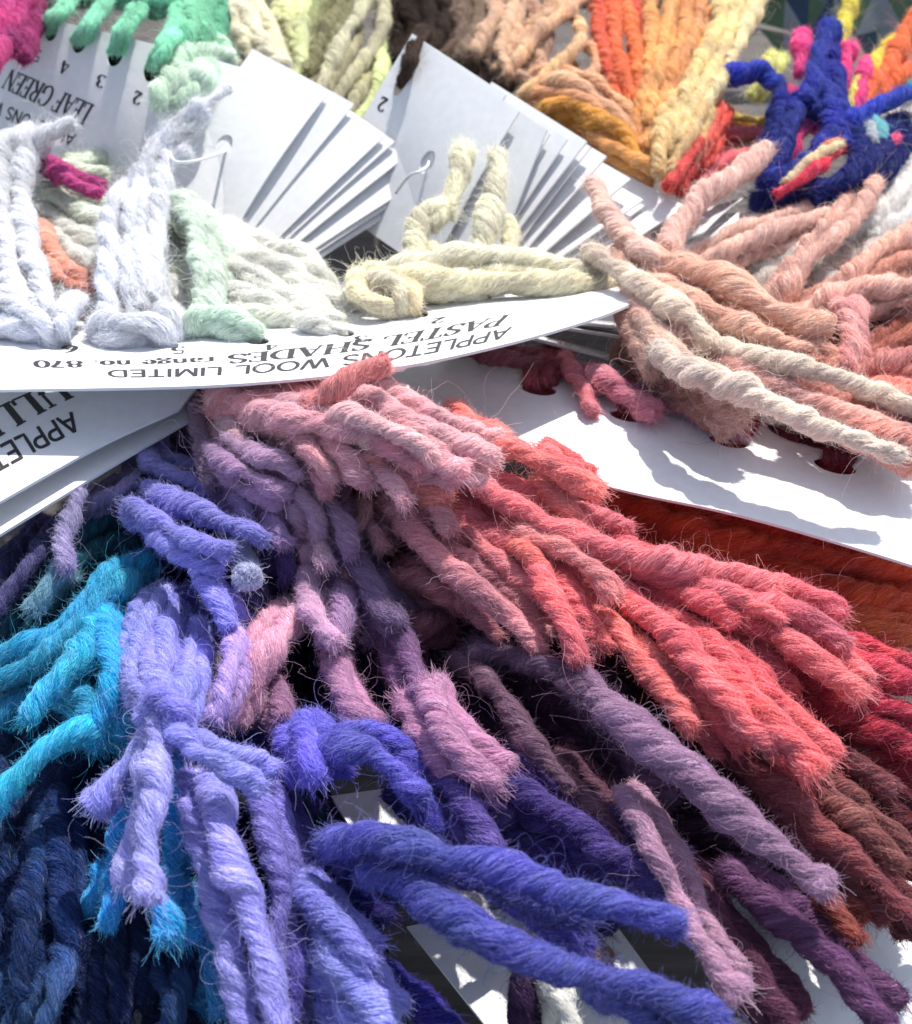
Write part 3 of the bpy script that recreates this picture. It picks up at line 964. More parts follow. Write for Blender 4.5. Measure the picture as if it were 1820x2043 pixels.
# cards glimpsed below the wool
card('white card with a dark edge at the bottom, under the royal blue strand', '812,1850,-.2 1010,2100,-.1', '1180,1780,-.3 1400,2080,-.3', nu=8, nv=8, seed=91)
card('pale card at lower right corner below the plum strands', '1400,1800,-.3 1560,2090,-.1', '1900,1720,-.5 1950,2090,-.4', nu=10, nv=10, seed=92, ripple=.05)
card('small grey card patch between the two violet strands', '660,1590,-.2 700,1655,-.2', '800,1570,-.4 840,1650,-.4', nu=6, nv=6, seed=93)
card('little mauve-shaded card patch in the centre under the rose strands', '872,1265,-.1 920,1310,-.1', '985,1190,-.3 1060,1260,-.3', nu=6, nv=6, seed=94)
card('beige card patch below the pink knotted tuft', '735,1335,-.4 765,1475,-.4', '820,1330,-.6 860,1470,-.6', nu=6, nv=6, seed=95)
card('dim mauve card glimpsed between the plum strands', '1235,1575,-.5 1330,1650,-.5', '1340,1520,-.6 1450,1640,-.6', nu=6, nv=6, seed=96)
card('grey card between the coral strands and the white card', '985,990,.3 1100,1075,.2', '1100,920,.3 1260,1060,.2', nu=6, nv=6, seed=97)
card('brown-grey card glimpsed beside the crimson yarn at right', '1560,1400,-.4 1750,1560,-.4', '1760,1380,-.5 1900,1560,-.5', nu=6, nv=6, seed=98)

# string that rings the left fan
M_STR, _t, _n, _l, _b = new_mat('white_string')
_b.inputs['Base Color'].default_value = (.8, .8, .8, 1)
_b.inputs['Roughness'].default_value = .45


def cord(label, pts, rpx, cat, name, mat=M_STR):
    A = parse(pts, 1.5, rpx)
    P, d = at(A[:, 0], A[:, 1], A[:, 2])
    R = A[:, 3] * d * math.tan(VFOV / 2) / 1021.5
    C, rad, s = resample(P, R, .04)
    T = unit(np.gradient(C, axis=0))
    N = unit(np.cross(T, [.2, .3, .9])); B = np.cross(T, N)
    K = 8; ph = np.linspace(0, 2 * math.pi, K, endpoint=False)
    V = (C[:, None] + rad[:, None, None] * (np.cos(ph)[None, :, None] * N[:, None] + np.sin(ph)[None, :, None] * B[:, None])).reshape(-1, 3)
    F = [(i * K + j, i * K + (j + 1) % K, (i + 1) * K + (j + 1) % K, (i + 1) * K + j) for i in range(len(C) - 1) for j in range(K)]
    F += [tuple(range(K))[::-1], tuple((len(C) - 1) * K + j for j in range(K))]
    cen = C.mean(0)
    o = mesh_obj(name, V - cen, F, mat)
    o.location = cen
    tag(o, label, cat)
    return o


cord('white plastic ring thread through the hole of the blue-shaded card', '336,300,3.0 350,322,3.1 385,322,3.15 420,312,3.0 444,304,2.7 452,298,2.0', 3.2, 'ring', 'binding_ring')
cord('white ring thread through the hole of the middle fan', '790,385,2.1 815,352,2.7 838,342,2.9 852,332,2.6 856,322,1.8', 3.0, 'ring', 'binding_ring')

# ================================================================ the wool
PK = 'pink and mauve tufts'
tuft('soft periwinkle tuft knotted at left, lightest blue-violet of the pile', None, [
    ('b0b0ec', 30, '338,1185,1.0 300,1225,1.3 272,1290,1.5 268,1360,1.6 300,1410,1.8 330,1440,1.9'),
    ('aaa9ea', 30, '350,1200,1.0 330,1260,1.35 318,1330,1.6 322,1400,1.85 328,1450,1.9'),
    ('a5a6e8', 29, '395,1250,1.0 378,1310,1.35 372,1370,1.6 356,1420,1.8 340,1460,1.85'),
    ('9a9cda', 30, '330,1425,1.7 290,1480,1.6 235,1545,1.5 182,1605,1.4,36'),
    ('bcbaf0', 34, '322,1430,1.9 312,1520,1.95 305,1600,1.9 292,1690,1.8 290,1795,1.7,40'),
    ('a7a7ea', 34, '335,1430,2.0 370,1480,2.0 430,1520,2.0 480,1545,1.9 528,1575,1.8,38'),
    ('b0ace8', 40, '415,1545,1.4 432,1620,1.5 455,1700,1.5 482,1780,1.4 512,1870,1.3 535,1960,1.2 560,2060,1.1'),
    ('8f86cc', 31, '518,1580,1.2 532,1650,1.25 556,1730,1.2 562,1800,1.1 550,1870,1.0 548,1950,.9 530,2060,.8'),
    ('9793d8', 30, '300,1380,1.9 345,1410,2.1 375,1440,2.0', 2.0, {'name': 'knot'}),
    ('acaaea', 28, '300,1455,1.5 345,1440,1.9 350,1395,1.9', 1.8, {'name': 'knot'}),
    ('b0ace8', 30, '295,1250,1.2 300,1330,1.6 310,1400,1.7'),
], 1.6, dense=.35)
tuft('pale woolly lavender tuft draping to the bottom edge', None, [
    ('8f8fd4', 44, '590,1755,.9 650,1830,1.1 700,1880,1.2 735,1930,1.1'),
    ('a3a6e2', 40, '610,1800,.7 660,1900,1.0 715,1975,1.0 775,2060,.9'),
    ('7f7fc8', 40, '600,1800,.5 620,1900,.7 660,1990,.7 690,2070,.6'),
    ('6f62b8', 32, '585,1830,.7 590,1910,.8 585,1990,.7 570,2070,.6'),
], 1.0)
tuft('deep violet strands hanging beside the periwinkle tuft', None, [
    ('6c5fb2', 27, '540,1560,.7 572,1630,.8 596,1700,.8 610,1780,.6'),
    ('5046a0', 32, '600,1700,.5 590,1790,.6 575,1880,.5 560,1990,.4'),
    ('4a3f98', 30, '480,1430,.3 520,1490,.5 560,1570,.5 600,1660,.3'),
    ('5a4fae', 28, '560,1760,.8 540,1850,.8 510,1960,.7 500,2060,.6'),
    ('3f3688', 30, '500,1460,.1 560,1450,.3 600,1480,.3'),
], .6)
tuft('periwinkle blue strands lying in the shade below the lettered card', None, [
    ('9c96cc', 25, '297,895,1.5 306,925,1.6 355,950,1.7 426,972,1.6 492,1008,1.5'),
    ('9492d0', 31, '300,975,1.5 355,1008,1.8 426,1037,1.9 497,1064,1.9 526,1083,1.8'),
    ('9694d4', 29, '262,1008,1.6 320,1039,1.9 373,1076,2.1 455,1104,2.0'),
    ('9c9adc', 29, '378,1085,1.3 398,1145,1.5 424,1199,1.6 458,1250,1.5'),
    ('6a62ae', 30, '373,1185,.7 400,1250,.8 410,1310,.7'),
    ('6560b0', 28, '290,1000,1.0 330,1060,1.1 370,1120,1.0'),
    ('5a53a2', 30, '440,1110,.6 430,1180,.7 400,1240,.6'),
    ('5c5484', 28, '300,860,.9 340,900,1.1 380,940,1.0'),
    ('64587c', 28, '350,830,1.0 380,880,1.2 420,930,1.1'),
    ('4e4878', 28, '260,930,.8 320,950,1.0 380,980,.9'),
    ('544c7c', 28, '330,870,.6 400,900,.7 460,940,.7'),
], 1.6)
tuft('tiny pale grey-blue cut end poking out under the periwinkle strands', None, [
    ('c4c8e0', 25, '470,1085,1.0 488,1115,1.4 497,1150,1.65,27')], 1.4, fuzz=1.5, dense=0)
tuft('muted violet stubs in the shade at the centre of the heap', None, [
    ('6d5596', 30, '530,1050,1.1 562,1105,1.3 568,1160,1.2'),
    ('5f4d8c', 30, '480,1180,.5 510,1240,.7 490,1310,.6'),
    ('7a6aa4', 26, '500,1130,.8 515,1190,.9 500,1260,.8'),
    ('544488', 32, '600,1060,.6 590,1130,.7 560,1200,.6'),
    ('4f3f78', 30, '640,1120,.4 620,1180,.5 600,1240,.4'),
], .8)
tuft('lilac pink twisted strand curling down right of the periwinkle tuft', None, [
    ('b9a3d2', 29, '466,1262,1.3 462,1320,1.5 450,1380,1.5 424,1440,1.4'),
    ('b59cc8', 26, '480,1280,1.2 488,1330,1.3 470,1400,1.3 440,1450,1.2'),
], 1.4)
tuft('lavender-grey strand hanging below the left cards with a pale blue-green tip', None, [
    ('a9a0c4', 22, '165,978,1.6 140,1030,1.6 128,1080,1.6 132,1135,1.5,29'),
    ('6f9fb2', 27, '130,1130,1.3 100,1165,1.3 62,1218,1.2,30'),
    ('8f86b0', 19, '272,955,1.5 230,982,1.5 178,1014,1.3'),
    ('7a6a9c', 20, '240,970,1.2 195,1005,1.2 165,1030,1.1'),
    ('625d94', 22, '110,1050,1.1 60,1120,1.2 20,1175,1.1 -20,1225,1.0'),
    ('524f86', 22, '90,1040,.8 40,1100,.9 -10,1150,.8'),
], 1.4)
tuft('dark teal strands in the shade under the left cards', None, [
    ('1b5f74', 31, '300,1040,.7 230,1030,.9 160,1070,.9 110,1130,.8 60,1200,.6'),
    ('17667c', 31, '290,1080,.6 220,1090,.8 150,1130,.8 80,1230,.6 10,1290,.4'),
    ('1f7288', 30, '280,1060,.3 180,1110,.5 100,1190,.5 30,1260,.3'),
    ('144f66', 32, '250,1000,.4 180,1040,.6 110,1090,.5 40,1150,.4 -20,1200,.3'),
    ('27647c', 28, '60,1180,.5 20,1240,.6 -20,1290,.5'),
], .6)
CY = 'turquoise tufts'
tuft('turquoise tuft fanning left towards the picture edge, brightest at its cut ends', CY, [
    ('1ea4c4', 32, '300,1110,.9 240,1130,1.1 180,1185,1.2 120,1250,1.1 60,1290,1.0 -20,1320,.8'),
    ('22acca', 32, '290,1150,.9 220,1180,1.1 150,1250,1.1 80,1320,1.0 -20,1370,.8'),
    ('20b4d4', 33, '215,1190,.9 185,1260,1.2 140,1330,1.3 90,1385,1.3 52,1440,1.2,38'),
    ('18c0ec', 36, '200,1225,1.0 218,1290,1.4 228,1350,1.45 212,1420,1.3 190,1480,1.1'),
    ('1cc4e6', 34, '210,1440,1.1 150,1460,1.3 80,1500,1.3 20,1560,1.2 -15,1610,1.0'),
    ('1494bc', 34, '260,1200,.5 240,1280,.6 150,1350,.7 60,1400,.6 -20,1440,.5'),
    ('18a2c8', 32, '140,1370,.9 180,1420,1.1 200,1490,1.0'),
    ('15a0c8', 32, '280,1300,.6 250,1380,.8 240,1440,.8 250,1500,.7'),
], 1.1)
tuft('turquoise strands hanging behind the periwinkle fingers, two with round bright ends', CY, [
    ('15a0d8', 31, '225,1570,.7 236,1630,.8 234,1700,.7 226,1760,.7'),
    ('18b2ec', 33, '236,1740,.5 226,1790,.7 216,1850,.7,35'),
    ('15a4da', 30, '356,1490,.6 352,1580,.8 350,1680,.8 342,1780,.8'),
    ('1ab4ee', 36, '346,1760,.7 334,1820,.9 336,1875,.9,42'),
    ('17a2d6', 28, '382,1590,.5 374,1660,.7 356,1740,.6'),
    ('1384b8', 32, '424,1770,.3 424,1850,.5 428,1930,.6 436,2020,.5,36'),
    ('0f6f9c', 30, '600,1950,.1 590,2000,.2 575,2060,.2'),
    ('0f5a74', 26, '590,1560,.1 605,1620,.2 612,1690,.1'),
], .8)
# ---- pinks
tuft('dusty mauve strands at the top left of the pink tuft, just under the long card', PK, [
    ('9c8098', 26, '388,775,1.7 392,830,1.9 408,895,2.0 428,970,1.9'),
    ('d0aeb6', 32, '430,800,1.9 455,850,2.2 486,895,2.3 522,935,2.3,36'),
    ('937089', 29, '480,930,1.5 540,910,1.7 605,898,1.8 664,912,1.7'),
    ('a47e96', 30, '440,960,1.3 500,975,1.5 555,990,1.6 612,1012,1.6'),
    ('8c6a86', 28, '395,850,1.3 440,900,1.5 480,960,1.4 540,1000,1.3'),
    ('7c5c7a', 30, '500,990,.9 560,1030,1.1 620,1050,1.1 650,1090,1.0'),
    ('8c6478', 30, '580,940,1.1 640,960,1.3 680,1010,1.2'),
], 1.8, fuzz=1.2)
tuft('salmon strand sticking up over the printed edge of the long card', None, [
    ('f4a6a2', 27, '640,800,3.1 668,780,3.35 705,750,3.5 772,722,3.6,30')], 3.3, fuzz=1.3, dense=0)
tuft('salmon and light pink strands sweeping right from under the long card', PK, [
    ('f2a8a8', 34, '540,775,2.4 580,790,2.6 620,805,2.7 645,840,2.6'),
    ('f6cacf', 32, '600,790,2.5 670,785,2.7 740,800,2.8 830,848,2.7 920,892,2.6 985,912,2.5'),
    ('f2c0ca', 34, '470,800,2.3 560,835,2.6 650,845,2.7 740,860,2.7 840,905,2.6 926,938,2.5'),
    ('ecbcc6', 34, '560,870,2.0 640,890,2.2 710,915,2.3 775,955,2.3 806,1005,2.2'),
    ('e2aab0', 32, '430,790,2.3 490,800,2.5 560,810,2.5'),
    ('dea2ae', 36, '520,850,1.9 590,870,2.1 650,895,2.0'),
    ('f8d0d4', 28, '630,830,2.6 720,840,2.9 800,870,2.9 860,905,2.8'),
    ('a06c84', 34, '580,900,1.5 640,940,1.6 680,990,1.5 690,1040,1.3'),
], 2.4, fuzz=1.3, raise_=lambda x, y: np.clip((y - 785) / 50, 0, 1) * .35)
tuft('short coral strand ending between the light pink strands and the rose ones', None, [
    ('f0a098', 30, '760,885,1.9 800,915,2.1 840,955,2.2 885,1000,2.1')], 2.0)
tuft('long dusty rose strand running diagonally through the centre', None, [
    ('cf929c', 34, '765,1005,1.7 820,1055,1.8 865,1105,1.8 915,1145,1.8 980,1190,1.7 1032,1240,1.6 1075,1300,1.5'),
    ('b87a88', 30, '745,960,1.5 775,1010,1.6 800,1060,1.5'),
], 1.7, fuzz=1.2)
tuft('small brownish pink curls above the grey-mauve strand', None, [
    ('b98484', 24, '712,955,1.6 728,1000,1.8 722,1040,1.8 690,1070,1.7'),
    ('a57580', 26, '690,980,1.2 690,1040,1.4 680,1080,1.3'),
    ('8c5c68', 26, '780,1050,.9 770,1100,1.0 745,1130,.9'),
], 1.5, fuzz=1.3)
tuft('grey-mauve strand running down into a bright orchid pink end', None, [
    ('8c7398', 34, '600,1010,1.2 660,1065,1.4 715,1135,1.5 755,1195,1.5 790,1255,1.4'),
    ('9a72a0', 32, '790,1255,1.1 812,1310,1.2 842,1370,1.3 875,1430,1.4'),
    ('cc98bc', 40, '850,1370,1.3 880,1440,1.5 930,1505,1.5 985,1565,1.3'),
    ('6c5484', 32, '640,1080,.7 690,1130,.9 720,1190,.8'),
], 1.4)
tuft('short rose stubs with blunt ends right of the centre', None, [
    ('b8707a', 32, '790,1150,1.2 845,1165,1.4 905,1192,1.3'),
    ('9c5f70', 30, '795,1210,.9 835,1245,1.0 885,1222,.9'),
    ('7d4c5e', 30, '790,1120,.6 830,1130,.7 890,1150,.6'),
], 1.2)
tuft('lilac pink knotted tuft with bulbous curls, lower centre', None, [
    ('ccaac4', 33, '640,1120,1.0 610,1170,1.3 625,1230,1.5 668,1285,1.5,38'),
    ('a98cae', 31, '690,1120,1.0 690,1190,1.3 678,1250,1.4 662,1290,1.3'),
    ('cc9cc0', 34, '662,1290,1.0 680,1360,1.2 700,1420,1.2 725,1465,1.1,38'),
    ('deb0c4', 38, '590,1235,1.1 550,1280,1.3 525,1320,1.3 498,1370,1.2'),
    ('d4a6c0', 30, '510,1340,1.2 480,1380,1.2 440,1435,1.2'),
    ('b585a8', 28, '548,1350,.9 560,1400,1.1 572,1435,1.1,32'),
    ('8a6294', 28, '520,1370,.5 530,1420,.7 520,1450,.6'),
    ('9d7ba6', 30, '735,1170,.9 745,1230,1.0 740,1280,.9'),
], 1.2, fuzz=1.5)
CO = 'coral and red tufts'
tuft('coral strand topmost of the coral tuft, its fluffy end over the white card', CO, [
    ('ea8e8a', 34, '900,820,2.1 960,865,2.3 1040,900,2.4 1110,940,2.4 1195,985,2.3,40'),
    ('ee9e98', 32, '1080,960,2.0 1120,1010,2.0 1150,1050,1.9 1190,1098,1.8'),
], 2.2, fuzz=1.4, dense=0)
tuft('coral pink strands running from the centre to the right, below the topmost coral one', CO, [
    ('e68690', 34, '915,925,1.9 965,975,2.1 1036,1016,2.1 1107,1052,2.1 1180,1085,2.0 1260,1110,1.9'),
    ('e58890', 36, '1130,1080,1.9 1230,1105,1.9 1330,1125,1.9 1430,1140,1.8 1546,1175,1.7'),
    ('e07e8a', 36, '895,985,1.5 925,1030,1.6 975,1070,1.7 1040,1095,1.7 1120,1120,1.6'),
    ('ea98a0', 30, '905,1000,1.6 935,1060,1.7 985,1115,1.7 1045,1165,1.6 1120,1205,1.5'),
    ('f0a4a4', 36, '1035,1060,1.9 1100,1085,2.0 1165,1125,2.0 1222,1185,1.9,34'),
    ('ea7a84', 34, '1070,1125,1.7 1095,1180,1.9 1128,1245,1.9 1155,1320,1.8,38'),
    ('d4646f', 30, '960,1010,1.3 1010,1060,1.4 1060,1110,1.4 1100,1160,1.3'),
    ('a6646c', 24, '820,1000,1.2 870,1055,1.3 915,1115,1.3 955,1165,1.2'),
    ('8f5560', 22, '800,985,.8 850,1040,.9 900,1110,.9 930,1170,.8'),
], 1.8)
tuft('long coral strand with twisted plies ending above the plum strands', CO, [
    ('e88484', 33, '1120,1150,1.3 1180,1215,1.4 1235,1275,1.5 1285,1335,1.5 1335,1390,1.5 1388,1450,1.5'),
], 1.4)
tuft('thick red-coral strands with bushy ends, right of the centre', CO, [
    ('e87a84', 38, '1235,1180,1.5 1310,1240,1.7 1380,1300,1.8 1430,1370,1.8 1480,1440,1.7 1550,1490,1.6'),
    ('e8767c', 40, '1400,1330,1.6 1470,1390,1.7 1540,1440,1.7 1628,1535,1.6'),
    ('d9626e', 36, '1370,1240,1.3 1450,1285,1.5 1500,1335,1.5 1545,1400,1.4'),
    ('e07078', 34, '1330,1290,1.2 1390,1370,1.4 1430,1430,1.4 1480,1490,1.2'),
    ('c2505e', 36, '1290,1200,.9 1370,1250,1.0 1440,1320,1.0 1500,1380,.9'),
    ('d85c64', 36, '1500,1420,1.2 1560,1490,1.3 1600,1560,1.2'),
], 1.6)
tuft('rose pink strands fanning to the far right of the coral tuft', CO, [
    ('dc7484', 38, '1210,1110,1.6 1300,1150,1.7 1400,1180,1.7 1500,1200,1.7 1600,1230,1.7 1685,1290,1.6'),
    ('d2606e', 40, '1260,1165,1.4 1360,1200,1.5 1450,1225,1.5 1540,1260,1.5'),
    ('e27e86', 36, '1490,1235,1.4 1570,1275,1.6 1640,1325,1.6 1712,1390,1.5'),
    ('c24a5e', 36, '1230,1130,1.0 1330,1170,1.1 1430,1210,1.1'),
    ('e8707e', 25, '1195,1062,1.5 1260,1090,1.6 1330,1120,1.5'),
], 1.6)
tuft('crimson strands leaving the picture on the right', CO, [
    ('d63a5c', 38, '1640,1285,1.1 1720,1325,1.2 1840,1372,1.1'),
    ('c2284c', 38, '1560,1330,.9 1660,1375,1.0 1750,1400,1.0 1850,1440,.9'),
    ('b82444', 40, '1500,1330,.7 1600,1400,.8 1700,1440,.8 1850,1520,.7'),
    ('a91e3a', 36, '1640,1430,.5 1720,1480,.6 1840,1560,.5'),
    ('b03048', 34, '1480,1390,.5 1560,1450,.6 1640,1480,.5'),
], 1.0)
tuft('burnt orange and red strands in the shadow beneath the white card at right', None, [
    ('f0561e', 38, '1180,985,.5 1300,1030,.6 1420,1065,.6 1600,1110,.5 1850,1150,.4'),
    ('f0641e', 38, '1220,1010,.3 1350,1070,.5 1500,1120,.5 1650,1170,.5 1850,1220,.4'),
    ('e63c22', 38, '1300,1000,.4 1450,1040,.5 1650,1090,.4 1850,1110,.3'),
    ('f47824', 38, '1380,1120,.3 1500,1170,.4 1650,1215,.5 1850,1250,.4'),
    ('ec8038', 36, '1560,1220,.2 1700,1250,.4 1850,1290,.4'),
    ('e6a878', 34, '1640,1260,.1 1740,1290,.2 1850,1320,.3'),
    ('d03428', 36, '1500,1050,.2 1650,1120,.2 1850,1180,.1'),
], .5, fuzz=.8, gain=1.35, pitch=6, dense=1, more=2)
CE = 'short ends at the crown of the heap'
tuft('short pale pink ends scattered over the crown of the heap, right of the mauve ones', CE, [
    ('eab4be', 26, '600,860,2.2 650,885,2.5 700,925,2.5 735,965,2.3'),
    ('e6a6b2', 26, '640,830,2.5 700,850,2.8 770,885,2.8 830,935,2.6'),
    ('e4b0b8', 26, '560,840,2.2 600,870,2.5 640,915,2.5 670,950,2.3'),
    ('dca0b0', 26, '600,900,1.9 630,940,2.1 650,985,2.0'),
    ('f0bcc2', 24, '760,830,2.7 820,860,2.8 880,905,2.7 905,925,2.5'),
    ('e89c9c', 25, '690,880,2.3 740,915,2.5 790,960,2.4'),
], 2.3, fuzz=1.4, raise_=lambda x, y: .22 + 0 * x)
tuft('short lilac and mauve ends at the crown, left of the pink ones', CE, [
    ('c4a4c0', 26, '450,880,2.1 500,905,2.3 560,925,2.3 600,950,2.1'),
    ('b898ba', 26, '420,900,1.9 470,940,2.1 530,965,2.1 580,985,1.9'),
    ('ac90ba', 25, '500,1000,1.4 540,1040,1.6 565,1085,1.5'),
    ('bc9ab4', 26, '560,960,1.7 600,990,1.9 630,1030,1.8 640,1070,1.6'),
    ('c8a6b8', 26, '600,1040,1.3 640,1080,1.5 655,1130,1.4'),
    ('9c86b4', 25, '440,960,1.5 480,1000,1.7 500,1045,1.6'),
    ('b08cb0', 26, '640,980,1.6 670,1020,1.8 690,1070,1.7 700,1110,1.5'),
], 1.9, fuzz=1.4, raise_=lambda x, y: .22 + 0 * x)
tuft('dusty rose ends pointing down at the middle of the crown', CE, [
    ('c48c98', 26, '700,1000,1.5 735,1050,1.7 760,1100,1.6'),
    ('b87e90', 26, '660,1060,1.2 690,1110,1.4 705,1160,1.3'),
    ('cc98a0', 25, '830,960,1.8 870,1010,2.0 900,1060,1.9'),
    ('c07c84', 26, '860,1090,1.4 905,1140,1.6 950,1200,1.5'),
    ('b47480', 26, '900,1180,1.1 950,1220,1.3 1000,1275,1.2'),
], 1.5, fuzz=1.3)
tuft('slender coral ends filling the space between the long coral strands', CO, [
    ('e88a84', 26, '1000,1060,1.7 1050,1100,1.9 1090,1150,1.8 1110,1195,1.6'),
    ('e27c80', 26, '1120,1180,1.4 1170,1230,1.6 1215,1290,1.5'),
    ('ea908c', 26, '1230,1250,1.3 1290,1300,1.5 1345,1355,1.4 1380,1400,1.3'),
    ('e0707a', 28, '1330,1170,1.6 1400,1200,1.8 1470,1240,1.7'),
    ('e6808a', 28, '1400,1170,1.8 1480,1195,1.9 1560,1235,1.8'),
    ('dc6470', 28, '1450,1330,1.6 1500,1380,1.8 1540,1440,1.7'),
    ('e47a7c', 26, '1080,900,2.3 1130,930,2.4 1175,970,2.3'),
], 1.6, fuzz=1.1)
# ---- plum
PL = 'plum and rust tufts'
tuft('thick pale plum strand, longest of the plum tuft, crossing the lower right', PL, [
    ('7a5a78', 34, '950,1300,.9 1030,1310,1.2 1110,1345,1.5 1180,1395,1.6'),
    ('a884a4', 42, '1150,1350,1.5 1245,1440,1.7 1330,1510,1.7 1420,1585,1.7 1520,1665,1.6 1600,1720,1.5 1665,1770,1.4'),
], 1.5, dense=0, thin=1.2)
tuft('dark plum strands in the hollow above the thick pale plum strand', PL, [
    ('66486a', 34, '960,1290,.6 1060,1300,.8 1170,1360,.8 1260,1430,.6'),
    ('5a3c5c', 36, '1020,1350,.4 1100,1400,.6 1180,1470,.6 1260,1550,.4'),
    ('6c4e70', 36, '1080,1380,.5 1170,1440,.7 1260,1510,.7 1340,1600,.5'),
    ('4a2c48', 38, '1190,1410,.3 1290,1480,.5 1380,1560,.4 1430,1620,.3'),
    ('432842', 36, '1340,1650,.3 1440,1680,.5 1540,1730,.5 1600,1800,.3'),
    ('3e2440', 36, '1400,1700,.1 1480,1750,.3 1560,1820,.2'),
    ('452a4c', 36, '900,1350,.2 940,1420,.4 990,1490,.4 1060,1560,.3'),
], .6)
tuft('dusty mauve-brown strand between the orchid pink and the plum strands', PL, [
    ('85607a', 31, '905,1320,.8 960,1350,1.1 1005,1400,1.2 1040,1460,1.2 1090,1520,1.2 1140,1580,1.1'),
    ('8c5a70', 28, '1080,1500,.9 1140,1560,1.0 1190,1620,1.0 1235,1680,.9'),
    ('7c4c64', 26, '1110,1500,.6 1170,1560,.7 1220,1610,.7 1260,1660,.6'),
], 1.0)
tuft('pink-mauve strand reaching the bottom edge right of the royal blue ends', PL, [
    ('c098b2', 31, '1240,1580,1.1 1280,1650,1.3 1320,1720,1.3 1352,1790,1.2 1390,1860,1.2 1430,1920,1.2 1475,1985,1.1,38'),
], 1.2)
tuft('wine plum strand beside the pink-mauve strand at the bottom', PL, [
    ('7a3f62', 34, '1360,1720,.6 1410,1800,.8 1455,1865,.8 1510,1940,.8 1570,2050,.7'),
    ('6b3456', 32, '1440,1900,.4 1480,1970,.5 1530,2050,.4'),
], .8)
tuft('purple plum twisted strand leaving at the bottom right', PL, [
    ('7c4a7c', 40, '1450,1735,.7 1530,1805,.9 1600,1870,.9 1670,1930,.9 1720,1990,.9 1780,2070,.8'),
], .9)
tuft('dusty red-brown strands along the right side below the coral ends', PL, [
    ('a4525c', 36, '1450,1470,.9 1530,1550,1.1 1600,1610,1.2 1650,1670,1.1 1710,1725,1.0 1840,1840,.9'),
    ('9c5a58', 33, '1580,1540,.9 1660,1595,1.1 1725,1655,1.1 1800,1735,1.0'),
    ('8c4850', 33, '1620,1505,.6 1700,1525,.9 1780,1580,.8'),
    ('a0443e', 32, '1610,1755,.5 1665,1810,.8 1708,1872,.8,36'),
    ('8a3f4c', 34, '1720,1700,.6 1780,1760,.7 1850,1820,.6'),
    ('6c2236', 36, '1620,1570,.3 1720,1600,.5 1850,1660,.4'),
    ('721e34', 36, '1680,1640,.2 1760,1680,.4 1850,1740,.3'),
    ('5c2434', 36, '1430,1500,.3 1500,1580,.5 1570,1650,.5 1640,1720,.4'),
    ('7a3a44', 32, '1720,1740,.3 1790,1810,.4 1850,1870,.3'),
], .9)
# ---- blues
RB = 'royal blue and violet tufts'
tuft('violet tuft with a fluffy knot arching over the dark gap, lower centre', RB, [
    ('8278da', 42, '600,1440,1.2 622,1500,1.5 636,1560,1.4', 1.4, {'name': 'knot'}),
    ('726ccc', 36, '640,1500,1.4 690,1490,1.6 745,1500,1.6 795,1545,1.5 835,1600,1.3'),
    ('4a40b0', 32, '760,1500,1.1 810,1550,1.2 850,1620,1.1 870,1660,1.0'),
    ('5c50c0', 30, '590,1490,1.2 640,1530,1.3 700,1540,1.2'),
], 1.4, fuzz=1.5, dense=.3)
tuft('purple strand curving down between the violet knot and the plum strands', RB, [
    ('6f5aa8', 38, '830,1540,1.0 900,1570,1.2 945,1625,1.2 985,1695,1.1'),
    ('4e3f94', 34, '790,1560,.6 850,1610,.7 900,1680,.7'),
], 1.1)
tuft('deep purple strands under the pale plum one, pointing at the blue ends', RB, [
    ('5d4898', 40, '980,1540,1.0 1055,1590,1.1 1130,1630,1.1 1200,1680,1.1 1270,1725,1.1 1330,1780,1.0'),
    ('4a3680', 38, '900,1600,.5 990,1650,.7 1090,1700,.7 1200,1750,.6'),
    ('3d2c6c', 38, '930,1690,.2 1040,1730,.4 1130,1770,.4 1230,1830,.3'),
    ('46357c', 36, '1020,1520,.5 1100,1600,.6 1190,1650,.5'),
], .9)
tuft('royal blue strand, upper of the two thick ones, with a blunt fluffy end', RB, [
    ('5e62b8', 40, '650,1680,1.3 740,1668,1.6 850,1690,1.8 970,1730,1.9 1090,1765,1.9 1210,1800,1.9 1290,1830,1.8,48 1355,1848,1.7,50'),
    ('5658ae', 34, '690,1700,1.1 800,1720,1.4 930,1750,1.5 1060,1790,1.5 1180,1830,1.5'),
], 1.8, fuzz=1.1, dense=0, thin=1.22)
tuft('royal blue strand, lower of the two thick ones, running off the bottom', RB, [
    ('5a5eb6', 40, '740,1745,1.2 820,1775,1.5 900,1825,1.7 985,1880,1.8 1080,1920,1.8 1200,1950,1.7 1310,1985,1.7 1440,2050,1.6'),
    ('666abc', 34, '1180,1970,1.3 1260,2010,1.5 1330,2060,1.5'),
], 1.7, fuzz=1.1, dense=0, thin=1.22)
tuft('violet-blue strand showing between the two royal blue ones', RB, [
    ('5850b0', 38, '950,1740,1.1 1020,1800,1.2 1090,1850,1.2 1150,1920,1.1'),
], 1.2)
tuft('dark indigo strands in the gap left of the white card edge', RB, [
    ('2c2690', 38, '680,1850,.3 750,1930,.5 820,1990,.5 900,2070,.4'),
    ('241f74', 38, '640,1690,.2 680,1770,.4 720,1840,.4'),
    ('2a2078', 34, '680,1720,.7 730,1790,.8 770,1830,.6'),
    ('2c2684', 36, '560,1660,.0 600,1760,.1 640,1850,.1'),
], .5)
tuft('dark plum strand hanging over the white card at the bottom', RB, [
    ('4d2f58', 32, '1040,1930,.6 1040,1985,.5 1035,2070,.4')], .5)

